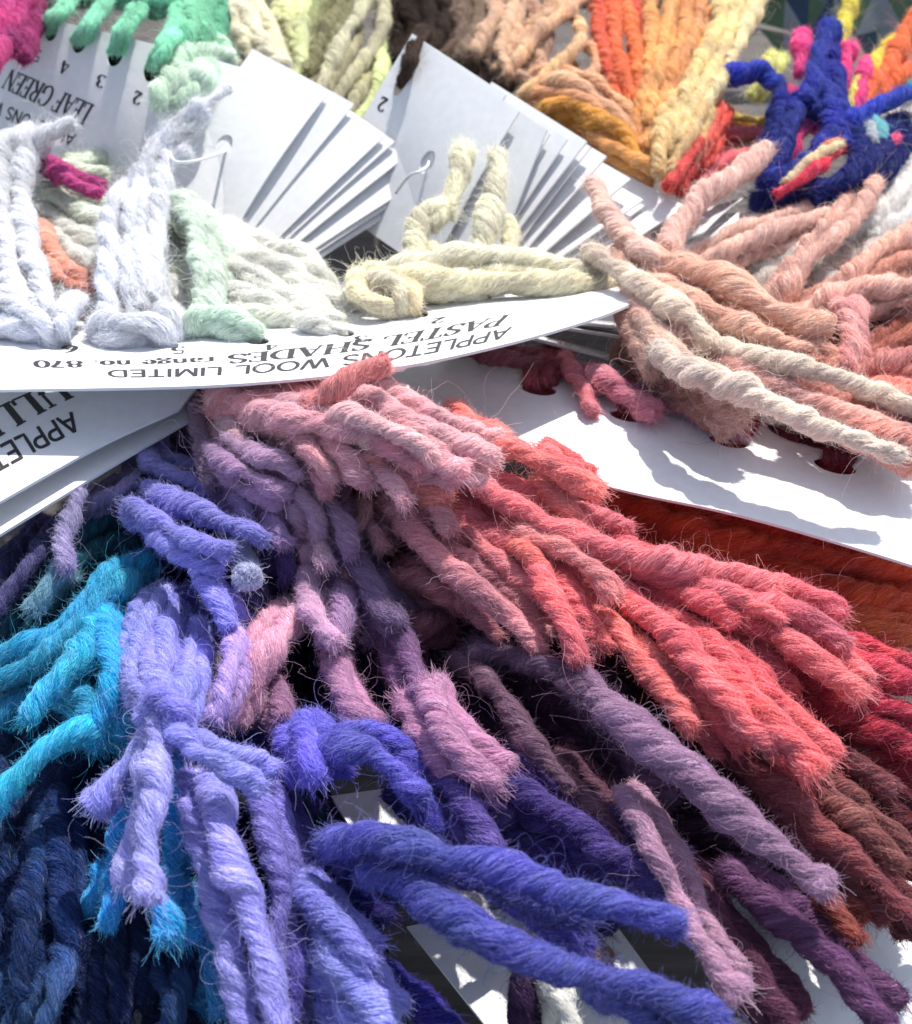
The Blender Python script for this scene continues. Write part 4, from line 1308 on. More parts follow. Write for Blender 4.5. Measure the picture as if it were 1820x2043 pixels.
# ---- navy mass at lower left: individual lengths hanging down
def hanging(label, colours, x0, x1, y0, y1, n, lift, rpx, seed, lean=0.0, fuzz=.7, group=None, spread=.3, length=(300, 560)):
    rg = random.Random(seed)
    L = []
    for i in range(n):
        x = x0 + (x1 - x0) * (i + rg.uniform(.1, .9)) / n
        y = rg.uniform(y0, y1)
        ln = rg.uniform(*length)
        pts = []
        lf = lift + rg.uniform(-spread, spread)
        ph = rg.uniform(0, 6)
        for k in range(5):
            t = k / 4
            pts.append('%.0f,%.0f,%.2f' % (x + lean * ln * t + 16 * math.sin(ph + 3.2 * t), y + ln * t, lf - .5 + .75 * math.sin(2.2 * t)))
        c_ = rg.choice(colours)
        c_ = c_[:2] + '%02x' % int(int(c_[2:4], 16) * 1.05) + '%02x' % int(int(c_[4:], 16) * .84)
        L.append((c_, rpx * rg.uniform(.85, 1.15), ' '.join(pts)))
    tuft(label, group, L, lift, fuzz=fuzz, gain=.7)


NV = 'navy blue tufts at lower left'
hanging('navy tuft hanging at the left edge under the turquoise ends', ['143c9a', '123690', '1848a8', '0f2c78'], -20, 130, 1400, 1560, 9, .05, 34, 1, -.06, group=NV)
hanging('navy tuft hanging behind the two round turquoise ends', ['12389a', '0f3088', '163ea4', '0d2a74'], 110, 300, 1440, 1640, 10, -.05, 34, 2, -.02, group=NV)
hanging('darkest navy tuft filling the gap below the periwinkle fingers', ['0e2878', '0c246c', '12349a', '0b205c'], 280, 480, 1500, 1750, 9, -.35, 34, 3, .02, group=NV)
hanging('brighter navy ends at the bottom edge, leftmost', ['2a58be', '2450b0', '1e4498'], 60, 200, 1720, 1800, 5, .1, 28, 4, -.25, group=NV, length=(280, 340))
hanging('brighter navy ends at the bottom edge beside the turquoise strand', ['20489e', '2654b0', '1c449e'], 290, 410, 1780, 1850, 4, .0, 28, 5, .1, group=NV, length=(180, 260))
hanging('black-blue strands deep in the gaps right of the turquoise strand', ['0f1434', '121a40', '0d1030'], 440, 720, 1560, 1720, 9, -.6, 34, 6, .12)  # filler wool, near-black to stand for the shade in the gaps
tuft('navy strands across the gap under the turquoise tuft', None, [
    ('132a5c', 34, '40,1250,.0 0,1330,.1 -30,1400,.0'),
    ('143066', 34, '260,1330,.0 180,1400,.2 80,1470,.2 0,1560,.0'),
    ('102656', 34, '280,1420,.0 200,1480,.2 110,1560,.2 40,1650,.0'),
    ('142c62', 34, '130,1230,.0 90,1300,.1 20,1380,.0'),
    ('122a5e', 34, '300,1500,-.1 240,1560,.1 160,1620,.1 100,1700,.0'),
], .1, fuzz=.7)


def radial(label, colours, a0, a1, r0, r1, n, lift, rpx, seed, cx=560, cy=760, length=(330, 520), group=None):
    """filler lengths of wool under the heap, coloured dark for the shade in its gaps, spreading from the place where the cards are tied"""
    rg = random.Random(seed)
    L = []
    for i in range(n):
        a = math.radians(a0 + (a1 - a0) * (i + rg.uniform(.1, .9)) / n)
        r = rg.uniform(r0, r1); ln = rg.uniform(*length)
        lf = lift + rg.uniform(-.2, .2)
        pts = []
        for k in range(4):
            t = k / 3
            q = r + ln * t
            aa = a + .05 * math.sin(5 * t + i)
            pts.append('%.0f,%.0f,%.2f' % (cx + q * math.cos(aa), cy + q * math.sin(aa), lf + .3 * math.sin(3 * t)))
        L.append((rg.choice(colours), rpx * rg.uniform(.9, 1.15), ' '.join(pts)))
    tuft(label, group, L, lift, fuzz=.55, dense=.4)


UG = 'tufts coloured dark for shade deep in the heap'  # under-layer wool: the shade of the deep gaps is put into its colours
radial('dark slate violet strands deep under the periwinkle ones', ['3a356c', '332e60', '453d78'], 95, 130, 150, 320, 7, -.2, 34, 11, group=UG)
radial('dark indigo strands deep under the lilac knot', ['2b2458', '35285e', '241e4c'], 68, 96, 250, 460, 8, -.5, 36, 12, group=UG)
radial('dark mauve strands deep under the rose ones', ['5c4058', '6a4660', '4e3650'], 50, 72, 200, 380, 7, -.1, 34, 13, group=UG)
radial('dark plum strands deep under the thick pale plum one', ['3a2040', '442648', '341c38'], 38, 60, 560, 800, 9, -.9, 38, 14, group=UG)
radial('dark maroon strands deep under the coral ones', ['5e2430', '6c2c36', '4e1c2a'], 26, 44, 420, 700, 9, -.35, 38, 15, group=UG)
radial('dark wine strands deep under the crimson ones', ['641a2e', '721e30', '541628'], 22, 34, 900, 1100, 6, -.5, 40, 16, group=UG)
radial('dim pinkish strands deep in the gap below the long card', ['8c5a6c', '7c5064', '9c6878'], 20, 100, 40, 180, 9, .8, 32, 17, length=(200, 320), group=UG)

# ================================================================ wool of the upper half
UPTILT = lambda x, y: np.clip((330 - y) / 160 * .9, 0, 1.2)
WH = 'white and pastel tufts on the long card'
tuft('white tuft standing at the left edge, two twisted strands crossing the lettering', WH, [
    ('f4f4f7', 30, '145,246,2.9,20 116,256,2.9,25 82,270,2.9,28 55,300,2.85 42,360,2.8 45,430,2.75 60,500,2.7 80,570,2.6 100,630,2.4'),
    ('f3f3f6', 31, '60,262,2.6 20,280,2.8 -5,335,2.8 0,400,2.7 12,480,2.7 25,560,2.6 40,630,2.4'),
    ('eceef4', 30, '100,270,2.5 62,305,2.5 30,360,2.5 10,440,2.5 -10,520,2.4'),
    ('eeeff4', 31, '-20,600,2.6 40,615,2.75 85,640,2.75 112,690,2.3', 2.6, {'name': 'knot'}),
    ('e4e6ee', 30, '160,600,2.3 135,620,2.6 128,655,2.6 118,694,2.2'),
    ('e8e9f0', 32, '-20,650,2.3 30,650,2.5 80,668,2.4 110,694,2.1'),
], 2.6, fuzz=1.3, raise_=UPTILT, dense=.2)
tuft('tall white tuft of parallel fluffy columns with a wispy top bent to the right', WH, [
    ('f0f1f6', 28, '365,300,2.7 320,330,2.8 240,390,2.8 216,470,2.75 212,560,2.7 220,640,2.5', 2.7, {'plies': 2, 'pitch': 9}),
    ('eff0f5', 27, '400,215,2.9 350,255,2.9 300,320,2.9 268,400,2.85 258,500,2.8 262,590,2.7 270,650,2.5', 2.8, {'plies': 3, 'pitch': 12}),
    ('f2f3f7', 27, '340,250,2.8 330,310,2.85 318,400,2.8 312,500,2.75 300,600,2.6'),
    ('f1f2f6', 26, '320,290,2.7 290,360,2.8 284,450,2.8 290,540,2.75 284,620,2.6'),
    ('f4f5f8', 12, '460,172,2.9 420,200,2.95 380,226,2.95 340,262,2.9 318,300,2.8', 2.9, {'plies': 2, 'pitch': 14, 'fuzz': 2.0}),
    ('f4f5f8', 18, '400,240,2.8 360,260,2.9 320,300,2.9 280,350,2.8', 2.8, {'fuzz': 1.8}),
    ('f0f1f6', 32, '190,640,2.5 240,645,2.75 300,650,2.75 345,690,2.3', 2.6, {'name': 'knot'}),
    ('f2f3f7', 30, '230,665,2.3 280,668,2.5 320,676,2.4 336,694,2.1'),
    ('f2f3f7', 28, '300,600,2.4 340,630,2.6 350,660,2.5 340,690,2.2'),
], 2.7, fuzz=1.5, raise_=UPTILT, pitch=9, dense=.15)
tuft('mint green tuft of twisted strands ending in a hook through the long card', WH, [
    ('ecf7ea', 27, '330,370,2.5 360,415,2.6 390,470,2.6 402,540,2.6 400,610,2.5 395,650,2.4'),
    ('eef8ec', 26, '350,395,2.4 395,440,2.5 424,500,2.5 430,570,2.5 416,640,2.4'),
    ('e4f4e4', 29, '380,660,2.4 400,635,2.65 450,632,2.75 500,650,2.65 516,690,2.2', 2.5, {'name': 'hook'}),
    ('e8f6e8', 26, '385,665,2.2 430,655,2.5 480,665,2.5 508,690,2.2'),
], 2.5, fuzz=1.2, dense=.2)
tuft('creamy white tuft between the mint tuft and the pale yellow one', WH, [
    ('edece4', 36, '390,480,1.8 450,520,2.0 520,560,2.2 580,600,2.3 640,640,2.3 690,668,2.1'),
    ('ebeae2', 36, '430,490,1.7 500,520,2.0 560,545,2.1 610,590,2.1 640,640,2.0'),
    ('efeee8', 32, '420,560,2.0 480,590,2.2 560,620,2.3 640,655,2.2'),
    ('e9e9df', 30, '470,620,2.1 530,630,2.3 600,645,2.3 680,668,2.1'),
    ('f0eee6', 28, '560,560,1.8 600,590,2.0 618,630,1.9'),
    ('f2f1ea', 20, '600,640,2.5 640,645,2.65 672,655,2.6 688,672,2.2'),
    ('f0efe8', 18, '610,655,2.4 650,658,2.6 680,668,2.3'),
], 2.0, fuzz=1.5, pitch=9)
tuft('very pale green-white tuft lying behind the white columns', WH, [
    ('e2e9dc', 30, '60,375,1.6 130,405,1.8 200,450,1.8 260,500,1.7'),
    ('e9ebe4', 30, '90,420,1.5 160,470,1.7 230,520,1.7 300,560,1.6'),
    ('eceee9', 30, '110,470,1.6 170,520,1.8 240,570,1.8'),
    ('dfe6d6', 28, '320,440,1.6 350,500,1.8 370,560,1.8 400,620,1.7'),
    ('e8eae2', 30, '330,520,1.6 380,570,1.8 440,600,1.8 490,640,1.7'),
    ('eef0ee', 32, '100,560,1.7 160,600,1.9 220,620,1.8'),
    ('e4eadc', 24, '125,330,1.8 165,342,2.0 212,350,1.9'),
    ('e9ece6', 30, '60,400,1.4 90,470,1.5 100,540,1.5 140,600,1.6'),
    ('f0f0ee', 30, '300,560,1.9 330,600,2.1 355,650,2.0'),
], 1.7, fuzz=1.0, pitch=9)
tuft('salmon orange strands peeping between the white tufts', None, [
    ('eeb8a2', 26, '76,450,2.0 100,500,2.1 140,540,2.1 182,575,2.0'),
    ('e8ae98', 26, '80,500,1.9 110,545,2.05 150,575,2.05 184,598,1.95'),
    ('f0bca8', 22, '-10,560,2.3 10,600,2.4 15,640,2.3'),
], 2.0)
tuft('short magenta strand beside the white tuft at left', None, [
    ('d23c9c', 20, '78,330,2.1 110,348,2.25 150,368,2.3 198,386,2.2')], 2.2)
tuft('pale yellow tuft looped through the long card, with two prongs standing up', WH, [
    ('fcf7e2', 30, '992,312,2.95 985,370,2.8 975,430,2.6 960,490,2.4 930,530,2.2', 2.3, {'fuzz': 1.5}),
    ('fbf6de', 29, '925,300,3.05 915,360,2.9 890,420,2.65 860,450,2.5', 2.3, {'fuzz': 1.5}),
    ('fcf7e0', 30, '900,415,2.6 850,425,2.6 830,470,2.45 826,530,2.3 860,570,2.2'),
    ('faf3da', 27, '1010,440,2.0 1020,470,2.1 1000,520,2.2 950,540,2.1'),
    ('fbf6e2', 34, '760,545,2.3 840,525,2.5 940,515,2.5 1050,520,2.4 1170,545,2.2 1240,560,2.0'),
    ('faf3d8', 32, '720,555,2.3 800,560,2.5 900,560,2.5 1000,560,2.4 1100,570,2.3 1220,575,2.1'),
    ('fcf6de', 30, '960,590,2.1 880,585,2.3 800,570,2.4 740,545,2.3'),
    ('f9f0d4', 30, '720,550,2.4 720,590,2.6 760,615,2.6 815,630,2.2', 2.3, {'name': 'loop'}),
    ('f8ebca', 28, '790,560,2.5 820,580,2.7 826,605,2.6 822,634,2.2'),
    ('faf2dc', 30, '745,560,2.6 780,560,2.75 806,590,2.7 800,630,2.3'),
    ('fcf7e0', 30, '850,500,2.1 900,535,2.3 960,545,2.3 1060,545,2.2'),
], 2.3, fuzz=1.5, dense=0)
# ---- peach
PE = 'peach and cream tufts at right'
tuft('thin dusty peach strand crossing the white cards, pointing up to the left', PE, [
    ('eed0c4', 27, '1178,365,2.3 1212,425,2.5 1255,477,2.6 1300,525,2.6 1340,555,2.5')], 2.5, fuzz=1.4, dense=0)
tuft('dusty peach strand pointing up right beside the navy tuft', PE, [
    ('eccabe', 30, '1532,310,2.2 1475,345,2.4 1404,392,2.5 1355,445,2.5 1330,500,2.4')], 2.4, fuzz=1.4, dense=0)
tuft('cream strands of the peach tuft, two of them long and straight', PE, [
    ('f0e0d0', 30, '1175,500,2.4 1225,535,2.7 1280,568,2.8 1335,603,2.8 1387,645,2.8 1424,690,2.6'),
    ('f4e6da', 31, '1310,700,2.5 1370,740,2.8 1440,770,2.9 1530,800,2.9 1620,840,2.8 1720,880,2.7 1800,915,2.5'),
    ('f2e4d6', 30, '1420,690,2.4 1500,710,2.7 1590,730,2.8 1680,760,2.7 1760,790,2.5 1850,825,2.4'),
    ('e8d4c6', 34, '1290,650,2.3 1340,700,2.5 1420,745,2.6 1510,800,2.5'),
    ('e0c8ba', 32, '1270,600,2.2 1300,660,2.5 1360,720,2.5'),
], 2.6, fuzz=1.4, dense=.25)
tuft('thick orange-peach strands with pronounced plies in the middle of the peach tuft', PE, [
    ('f8ccb4', 42, '1290,515,2.4 1360,535,2.8 1430,560,2.9 1510,600,2.9 1590,640,2.7 1640,670,2.5'),
    ('f6ccb8', 36, '1300,575,2.4 1380,605,2.7 1450,640,2.7 1530,675,2.6 1620,705,2.4'),
    ('f4c4b0', 34, '1560,640,2.4 1620,680,2.5 1670,720,2.3 1690,760,2.1'),
    ('cc8c78', 34, '1430,650,2.1 1500,690,2.3 1580,720,2.3 1680,740,2.1'),
], 2.7, dense=.4)
tuft('salmon strands sandwiched between the two long cream ones', PE, [
    ('f4c4ba', 34, '1400,700,2.1 1470,735,2.4 1560,775,2.5 1650,810,2.4 1760,850,2.3 1850,870,2.1'),
    ('e2a698', 32, '1600,800,2.2 1680,840,2.3 1760,870,2.3 1850,905,2.1'),
    ('d99484', 30, '1650,790,2.1 1740,820,2.2 1850,850,2.1'),
], 2.4)
tuft('dusty pink base of the peach tuft where it covers the card edges', PE, [
    ('d8b6a8', 36, '1262,560,2.0 1275,620,2.4 1310,680,2.5 1350,730,2.4'),
    ('cfaa9e', 36, '1268,640,1.9 1310,690,2.2 1370,740,2.3 1440,790,2.3 1480,830,2.2'),
    ('deb8ac', 34, '1320,560,2.3 1330,620,2.5 1370,670,2.5'),
    ('b88a7e', 34, '1255,680,1.7 1320,740,1.9 1400,790,2.1 1470,830,2.1'),
    ('d8b4a4', 32, '1230,520,2.2 1270,560,2.4 1300,620,2.5'),
], 2.3, fuzz=1.5)
tuft('brown-peach strands fanning up to the right edge', PE, [
    ('f0c8b8', 26, '1540,610,1.7 1590,548,2.0 1650,486,2.1 1705,430,2.1 1745,365,2.0'),
    ('eec2b0', 27, '1650,600,1.7 1700,548,2.0 1760,497,2.0 1850,440,1.9'),
    ('f0ccbe', 25, '1396,530,1.6 1465,492,1.9 1550,462,1.9 1650,428,1.8'),
    ('ecc2b4', 28, '1600,635,1.8 1670,590,2.1 1750,572,2.1 1850,562,2.0'),
    ('d8a898', 28, '1560,640,1.6 1640,610,1.8 1720,600,1.8 1850,600,1.7'),
    ('d8ac9e', 26, '1690,640,1.7 1760,615,1.8 1850,590,1.8'),
    ('d0a090', 28, '1700,640,1.4 1770,630,1.5 1850,630,1.4'),
    ('d29c86', 26, '1720,560,1.7 1780,530,1.8 1850,510,1.7'),
], 1.9)
tuft('short pink strand hanging down at the right of the peach tuft', PE, [
    ('d9a4a0', 27, '1672,600,2.2 1690,630,2.5 1695,680,2.5 1688,735,2.3')], 2.4)
tuft('rosy strands leaving at the right edge under the brown-peach ones', PE, [
    ('d08c88', 25, '1680,755,1.9 1750,728,2.0 1850,695,1.9'),
    ('c87a62', 25, '1720,720,1.7 1780,685,1.8 1850,650,1.7'),
    ('dc8478', 24, '1700,775,1.8 1770,768,1.9 1850,765,1.8'),
    ('d0847c', 26, '1690,745,1.6 1760,745,1.8 1850,735,1.8'),
    ('e07c4c', 20, '1700,615,1.5 1740,600,1.6 1780,598,1.5'),
    ('8c2c30', 30, '1640,690,1.2 1720,660,1.3 1850,640,1.2'),
    ('a04038', 30, '1680,700,1.1 1760,690,1.2 1850,670,1.1'),
], 1.8)
tuft('off-white and pale grey strands lying behind the peach ones', PE, [
    ('d8d0c8', 28, '1410,560,1.2 1490,520,1.4 1580,490,1.4 1680,455,1.3 1780,420,1.2'),
    ('d4cac2', 28, '1470,590,1.2 1560,552,1.4 1640,525,1.4 1740,495,1.3 1850,470,1.2'),
    ('dad4ce', 28, '1540,600,1.1 1620,580,1.3 1700,560,1.3 1850,540,1.2'),
    ('cfc4bc', 28, '1480,560,1.0 1550,520,1.2 1620,490,1.2'),
    ('e0dad4', 34, '1640,480,1.0 1700,420,1.3 1750,360,1.4 1800,290,1.4 1850,220,1.3'),
    ('e4e0dc', 34, '1700,480,1.0 1760,420,1.3 1810,360,1.4 1860,310,1.3'),
    ('dcd8d4', 34, '1600,500,.9 1680,450,1.1 1750,400,1.2 1850,360,1.1'),
    ('d2c8c4', 30, '1720,520,1.2 1790,480,1.3 1860,450,1.2'),
    ('e2e0de', 32, '1740,480,1.2 1800,430,1.3 1860,400,1.2'),
    ('efeeec', 30, '1720,400,1.3 1770,330,1.5 1820,270,1.5 1860,200,1.4'),
    ('ecebe8', 30, '1660,440,1.2 1730,380,1.4 1800,330,1.4 1860,280,1.3'),
    ('e8e6e2', 28, '1500,540,1.3 1580,510,1.45 1660,480,1.4 1740,440,1.3'),
], 1.3, fuzz=1.3)
# ---- dark red knots on the right-hand card
RK = 'pink yarn on the card with four holes'
for i, (x, y, c, lb) in enumerate([(1073, 775, 'b2505c', 'muted red yarn loop in the first hole of the right-hand card, below the dark gap'),
                                   (1254, 829, '9c3444', 'small dark red yarn loop in the second hole, mostly hidden by a pink strand'),
                                   (1454, 879, 'a02840', 'crimson yarn loop in the third hole, just under the long cream strand'),
                                   (1666, 929, '8f1c34', 'deep crimson yarn loop in the last hole, nearest the right edge')]):
    a = 'x'
    ss = []
    for k in range(4):
        dx = -22 + 15 * k
        ss.append((c, 15, f'{x + dx + 12},{y},.55 {x + dx + 6},{y - 6},1.25 {x + dx + 10},{y - 26},1.42 {x + dx + 26},{y - 52},1.3 {x + dx + 36},{y - 74},1.0'))
    tuft(lb, RK, ss, 1.2, fuzz=1.0, dense=0, thin=1.2)
tuft('two pink strand ends lying on the right-hand card between its first two holes', RK, [
    ('d98c98', 18, '1125,715,1.4 1148,750,1.6 1168,785,1.65 1184,822,1.6'),
    ('db90a2', 26, '1180,745,1.4 1220,770,1.7 1262,795,1.75 1304,826,1.7'),
], 1.6, dense=0, thin=1.15)
tuft('mauve-pink strands lying along the upper edge of the right-hand card', RK, [
    ('b57890', 24, '1250,770,1.4 1330,800,1.6 1400,826,1.65 1480,862,1.55'),
    ('a0647c', 24, '1300,780,1.3 1390,810,1.45 1460,840,1.45'),
    ('a86878', 20, '890,700,1.3 960,706,1.45 1040,722,1.45 1110,735,1.35'),
    ('9c4c5c', 22, '1050,740,1.3 1110,730,1.45 1170,745,1.45 1240,770,1.35'),
    ('702030', 26, '1480,850,1.0 1560,875,1.15 1640,905,1.15 1740,930,1.0'),
    ('5c1828', 26, '1600,890,.9 1700,920,1.0 1850,960,.9'),
], 1.5)
# ---- top left greens
GR = 'green tufts along the top edge'
for (p, c, lb) in [
    ('150,-30,2.6 132,10,2.8 108,34,2.85 98,62,2.3', '94ceb2', 'green yarn through the hole numbered 5'),
    ('222,-20,2.6 205,15,2.8 178,52,2.85 160,84,2.3', '90cab0', 'green yarn through the hole numbered 4'),
    ('300,-20,2.6 272,25,2.8 246,64,2.85 231,106,2.3', '92d2b6', 'lighter green yarn through the hole numbered 3'),
    ('362,0,2.6 352,55,2.8 326,98,2.85 306,136,2.3', '98d6ba', 'mint-edged green yarn through the hole numbered 2')]:
    A = [[float(q) for q in t.split(',')] for t in p.split()]
    s2 = ' '.join('%g,%g,%g' % (a[0] + 12, a[1] - 2, a[2] - .04) for a in A)
    s3 = ' '.join('%g,%g,%g' % (a[0] - 11, a[1] - 2, a[2] - .04) for a in A)
    tuft(lb, GR, [(c, 13, p), (c, 12, s2), (c, 11, s3)], 2.5, fuzz=1.1, raise_=lambda x, y: 1.6 + 0 * x, pitch=8, dense=0)
tuft('green strands lying across the top edge above the holes', GR, [
    ('8ccdb0', 22, '440,5,2.2 380,-10,2.6 310,5,2.8 240,-14,2.8 160,-30,2.6'),
    ('96d2b4', 24, '365,-30,2.4 382,20,2.7 382,60,2.7 362,95,2.5'),
    ('80c6a6', 24, '420,-20,2.2 410,40,2.4 400,90,2.4'),
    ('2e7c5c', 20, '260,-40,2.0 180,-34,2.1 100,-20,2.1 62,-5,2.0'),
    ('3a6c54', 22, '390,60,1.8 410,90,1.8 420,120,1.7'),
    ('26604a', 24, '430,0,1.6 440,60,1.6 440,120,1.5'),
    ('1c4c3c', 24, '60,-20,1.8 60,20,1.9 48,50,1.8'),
], 2.4, raise_=lambda x, y: 1.6 + 0 * x)
tuft('dark green yarn running behind the holes of the blue-shaded card', None, [  # added backing, its dark colour stands for the shade inside the holes
    ('1f4a3a', 24, '20,35,3.0 100,60,3.0 165,86,2.95 235,110,2.8 320,142,2.6'),
    ('1a4030', 24, '10,55,2.7 95,75,2.7 160,100,2.6 230,126,2.5 315,160,2.2'),
], 3.0, dense=0)
tuft('pale mint knotted tuft on the upper edge of the blue-shaded card', GR, [
    ('e2f3e2', 27, '460,115,2.4 420,100,2.8 370,108,3.0 352,140,3.0 400,165,2.9 420,140,2.8', 2.8, {'name': 'loop'}),
    ('e8f6e6', 26, '420,120,2.6 390,140,3.0 365,170,3.05 330,190,2.9 308,200,2.8'),
    ('e4f4e2', 25, '370,110,2.8 345,150,3.0 330,185,3.0 322,215,2.9'),
    ('def0de', 24, '400,150,2.8 380,180,2.95 350,205,2.9'),
    ('daeedc', 26, '380,95,2.4 430,85,2.6 450,105,2.5 420,130,2.6'),
], 2.8, fuzz=1.3, raise_=lambda x, y: 0.95 - (y - 100) / 300, dense=0)
tuft('magenta strands in the top left corner', None, [
    ('c81f86', 24, '60,-20,2.9 38,25,3.0 18,65,3.0 -12,130,2.9'),
    ('cf2a90', 24, '30,-20,3.0 10,30,3.1 -15,80,3.0'),
    ('b01878', 24, '70,-10,2.7 45,40,2.8 20,100,2.8'),
], 2.9, raise_=lambda x, y: 1.6 + 0 * x)
# ---- cream and olive
TA = 'natural coloured tufts along the top edge'


def sweep(label, group, rows, lift, fuzz=.8, pitch=7.5, dense=.85, wander=7, more=2):
    tuft(label, group, [(c, r * .86, p) for c, r, p in rows], lift, fuzz=fuzz, pitch=pitch, dense=dense, soft=.05, wander=wander, more=more)


sweep('thick cream tuft right of the green one, arching down behind the card', TA, [
    ('e2dcc6', 30, '400,-25,1.9 440,30,2.2 485,80,2.2 520,140,2.0'),
    ('e6e0cc', 30, '440,-25,2.0 480,20,2.35 525,75,2.35 552,140,2.1'),
    ('dcd6bc', 28, '490,-25,1.9 520,20,2.2 550,80,2.2 566,150,1.9'),
    ('d4d0b2', 26, '380,20,1.6 430,70,1.8 480,120,1.7'),
    ('c9c8a8', 26, '430,80,1.4 500,130,1.6 560,170,1.5'),
    ('a8ac88', 26, '400,60,1.2 440,100,1.3 480,140,1.2'),
], 2.0)
sweep('olive and yellow-green strands of the tuft right of the cream one', TA, [
    ('d0d2a8', 25, '560,-25,1.5 580,30,1.7 588,90,1.7 590,150,1.5'),
    ('d6dab2', 25, '610,-25,1.5 610,40,1.75 600,100,1.75 592,160,1.5'),
    ('b4b888', 22, '650,-25,1.4 630,30,1.6 608,90,1.6 598,160,1.4'),
    ('9c9870', 22, '690,-25,1.4 670,30,1.7 640,90,1.7 612,150,1.5'),
    ('8c8668', 22, '640,0,1.2 625,60,1.3 610,120,1.3 600,180,1.2'),
], 1.6)
sweep('pale khaki strands hanging between the olive wool and the dark brown wool', TA, [
    ('d2ceb4', 21, '735,-25,1.5 712,30,1.8 682,90,1.8 650,150,1.7 625,200,1.5'),
    ('cfc8ac', 21, '765,0,1.5 765,50,1.8 740,100,1.8 705,150,1.7 670,200,1.5'),
    ('c4bc9c', 20, '720,50,1.3 700,100,1.5 670,150,1.5 640,200,1.4'),
    ('d8dcae', 20, '762,70,1.5 765,130,1.7 745,190,1.7 715,235,1.6 700,270,1.4'),
    ('b0a688', 20, '700,-25,1.2 690,40,1.3 660,100,1.3 630,160,1.3 600,210,1.2'),
    ('cbc6a4', 20, '745,120,1.3 720,180,1.45 690,230,1.4'),
    ('7c7058', 20, '740,100,1.0 710,160,1.1 680,210,1.1'),
    ('8a7e62', 20, '680,80,.9 650,140,1.0 620,190,1.0'),
], 1.7, dense=.4, wander=3, more=1)
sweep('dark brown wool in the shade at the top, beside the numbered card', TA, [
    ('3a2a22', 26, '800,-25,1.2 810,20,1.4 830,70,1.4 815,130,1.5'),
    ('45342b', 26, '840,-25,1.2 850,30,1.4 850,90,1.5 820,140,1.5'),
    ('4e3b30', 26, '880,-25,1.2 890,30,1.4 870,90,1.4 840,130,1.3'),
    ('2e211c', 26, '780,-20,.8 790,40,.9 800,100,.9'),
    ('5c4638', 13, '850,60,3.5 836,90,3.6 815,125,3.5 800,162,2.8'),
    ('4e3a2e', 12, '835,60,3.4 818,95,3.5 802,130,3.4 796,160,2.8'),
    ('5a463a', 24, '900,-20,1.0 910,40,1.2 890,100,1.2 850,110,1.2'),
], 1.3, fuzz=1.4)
sweep('mid brown strands drooping behind the middle fan', TA, [
    ('8c7260', 24, '930,-25,1.4 925,30,1.6 915,80,1.6 890,115,1.4'),
    ('98806a', 23, '960,-25,1.4 950,40,1.6 935,90,1.6 915,125,1.4'),
    ('7c6252', 24, '905,-20,1.0 900,40,1.2 915,100,1.2 950,140,1.1'),
    ('846a5a', 24, '970,40,1.2 975,90,1.4 990,140,1.4 1020,170,1.2'),
], 1.5)
sweep('tan pink strands of the curled tuft between the brown and the orange wool', TA, [
    ('cdb096', 22, '1000,-25,1.6 985,30,1.8 965,80,1.8 945,115,1.6'),
    ('d6b89c', 22, '1040,-25,1.6 1020,30,1.9 1000,80,1.9 1010,130,1.8 1050,165,1.6'),
    ('c6a48e', 22, '1060,0,1.5 1090,45,1.7 1085,95,1.7 1070,150,1.6'),
    ('d2b298', 22, '970,0,1.5 1020,50,1.7 1060,90,1.7 1080,150,1.5'),
    ('dab896', 21, '1180,-25,1.8 1130,20,2.1 1080,65,2.1 1040,110,2.0 1015,150,1.8'),
    ('e0c094', 20, '1150,40,1.8 1160,80,2.1 1110,130,2.15 1070,165,2.0 1040,190,1.8'),
    ('cca684', 21, '1110,-25,1.6 1090,20,1.8 1060,60,1.8'),
    ('d6ac86', 20, '1180,90,1.7 1190,130,1.9 1160,170,1.8'),
], 1.9, dense=.35, wander=3, more=1)
sweep('peach and mustard loops lying on the upper edge of the middle fan', TA, [
    ('ecc49a', 24, '1060,170,1.8 1110,165,2.1 1170,180,2.2 1220,215,2.1 1245,260,1.9'),
    ('e8b888', 24, '1050,190,1.7 1110,190,2.0 1170,205,2.1 1210,240,2.0'),
    ('fbc23c', 24, '1080,220,1.7 1130,205,2.0 1190,230,2.1 1240,270,2.0 1260,310,1.8'),
    ('f6b63a', 24, '1110,230,1.6 1160,240,1.8 1210,270,1.8 1250,300,1.7'),
    ('c88c2c', 22, '1130,120,1.3 1110,160,1.4 1080,200,1.4'),
    ('f0b868', 25, '1180,280,1.6 1230,300,1.8 1280,330,1.8 1320,345,1.6'),
    ('e89a50', 22, '1150,260,1.4 1200,290,1.5 1260,320,1.5'),
], 1.9)
OY = 'orange and yellow tufts'
sweep('orange strands at the top, left of the yellow ones', OY, [
    ('e2683a', 24, '1190,-25,1.6 1195,40,1.8 1205,110,1.8 1235,180,1.7 1260,240,1.5'),
    ('e67a34', 24, '1225,-25,1.6 1225,50,1.9 1235,120,1.9 1255,190,1.8 1270,250,1.6'),
    ('d85a30', 24, '1200,40,1.3 1215,110,1.4 1240,180,1.4 1260,230,1.3'),
    ('ea8a3a', 24, '1255,-25,1.7 1265,50,2.0 1270,120,2.0 1275,190,1.9 1275,250,1.7'),
    ('d4402c', 18, '1262,10,1.9 1278,40,2.0 1285,75,1.9'),
    ('e87c3c', 24, '1290,-25,1.6 1290,50,1.8 1285,120,1.8 1280,190,1.7'),
], 1.8, dense=.5, wander=4, more=1)
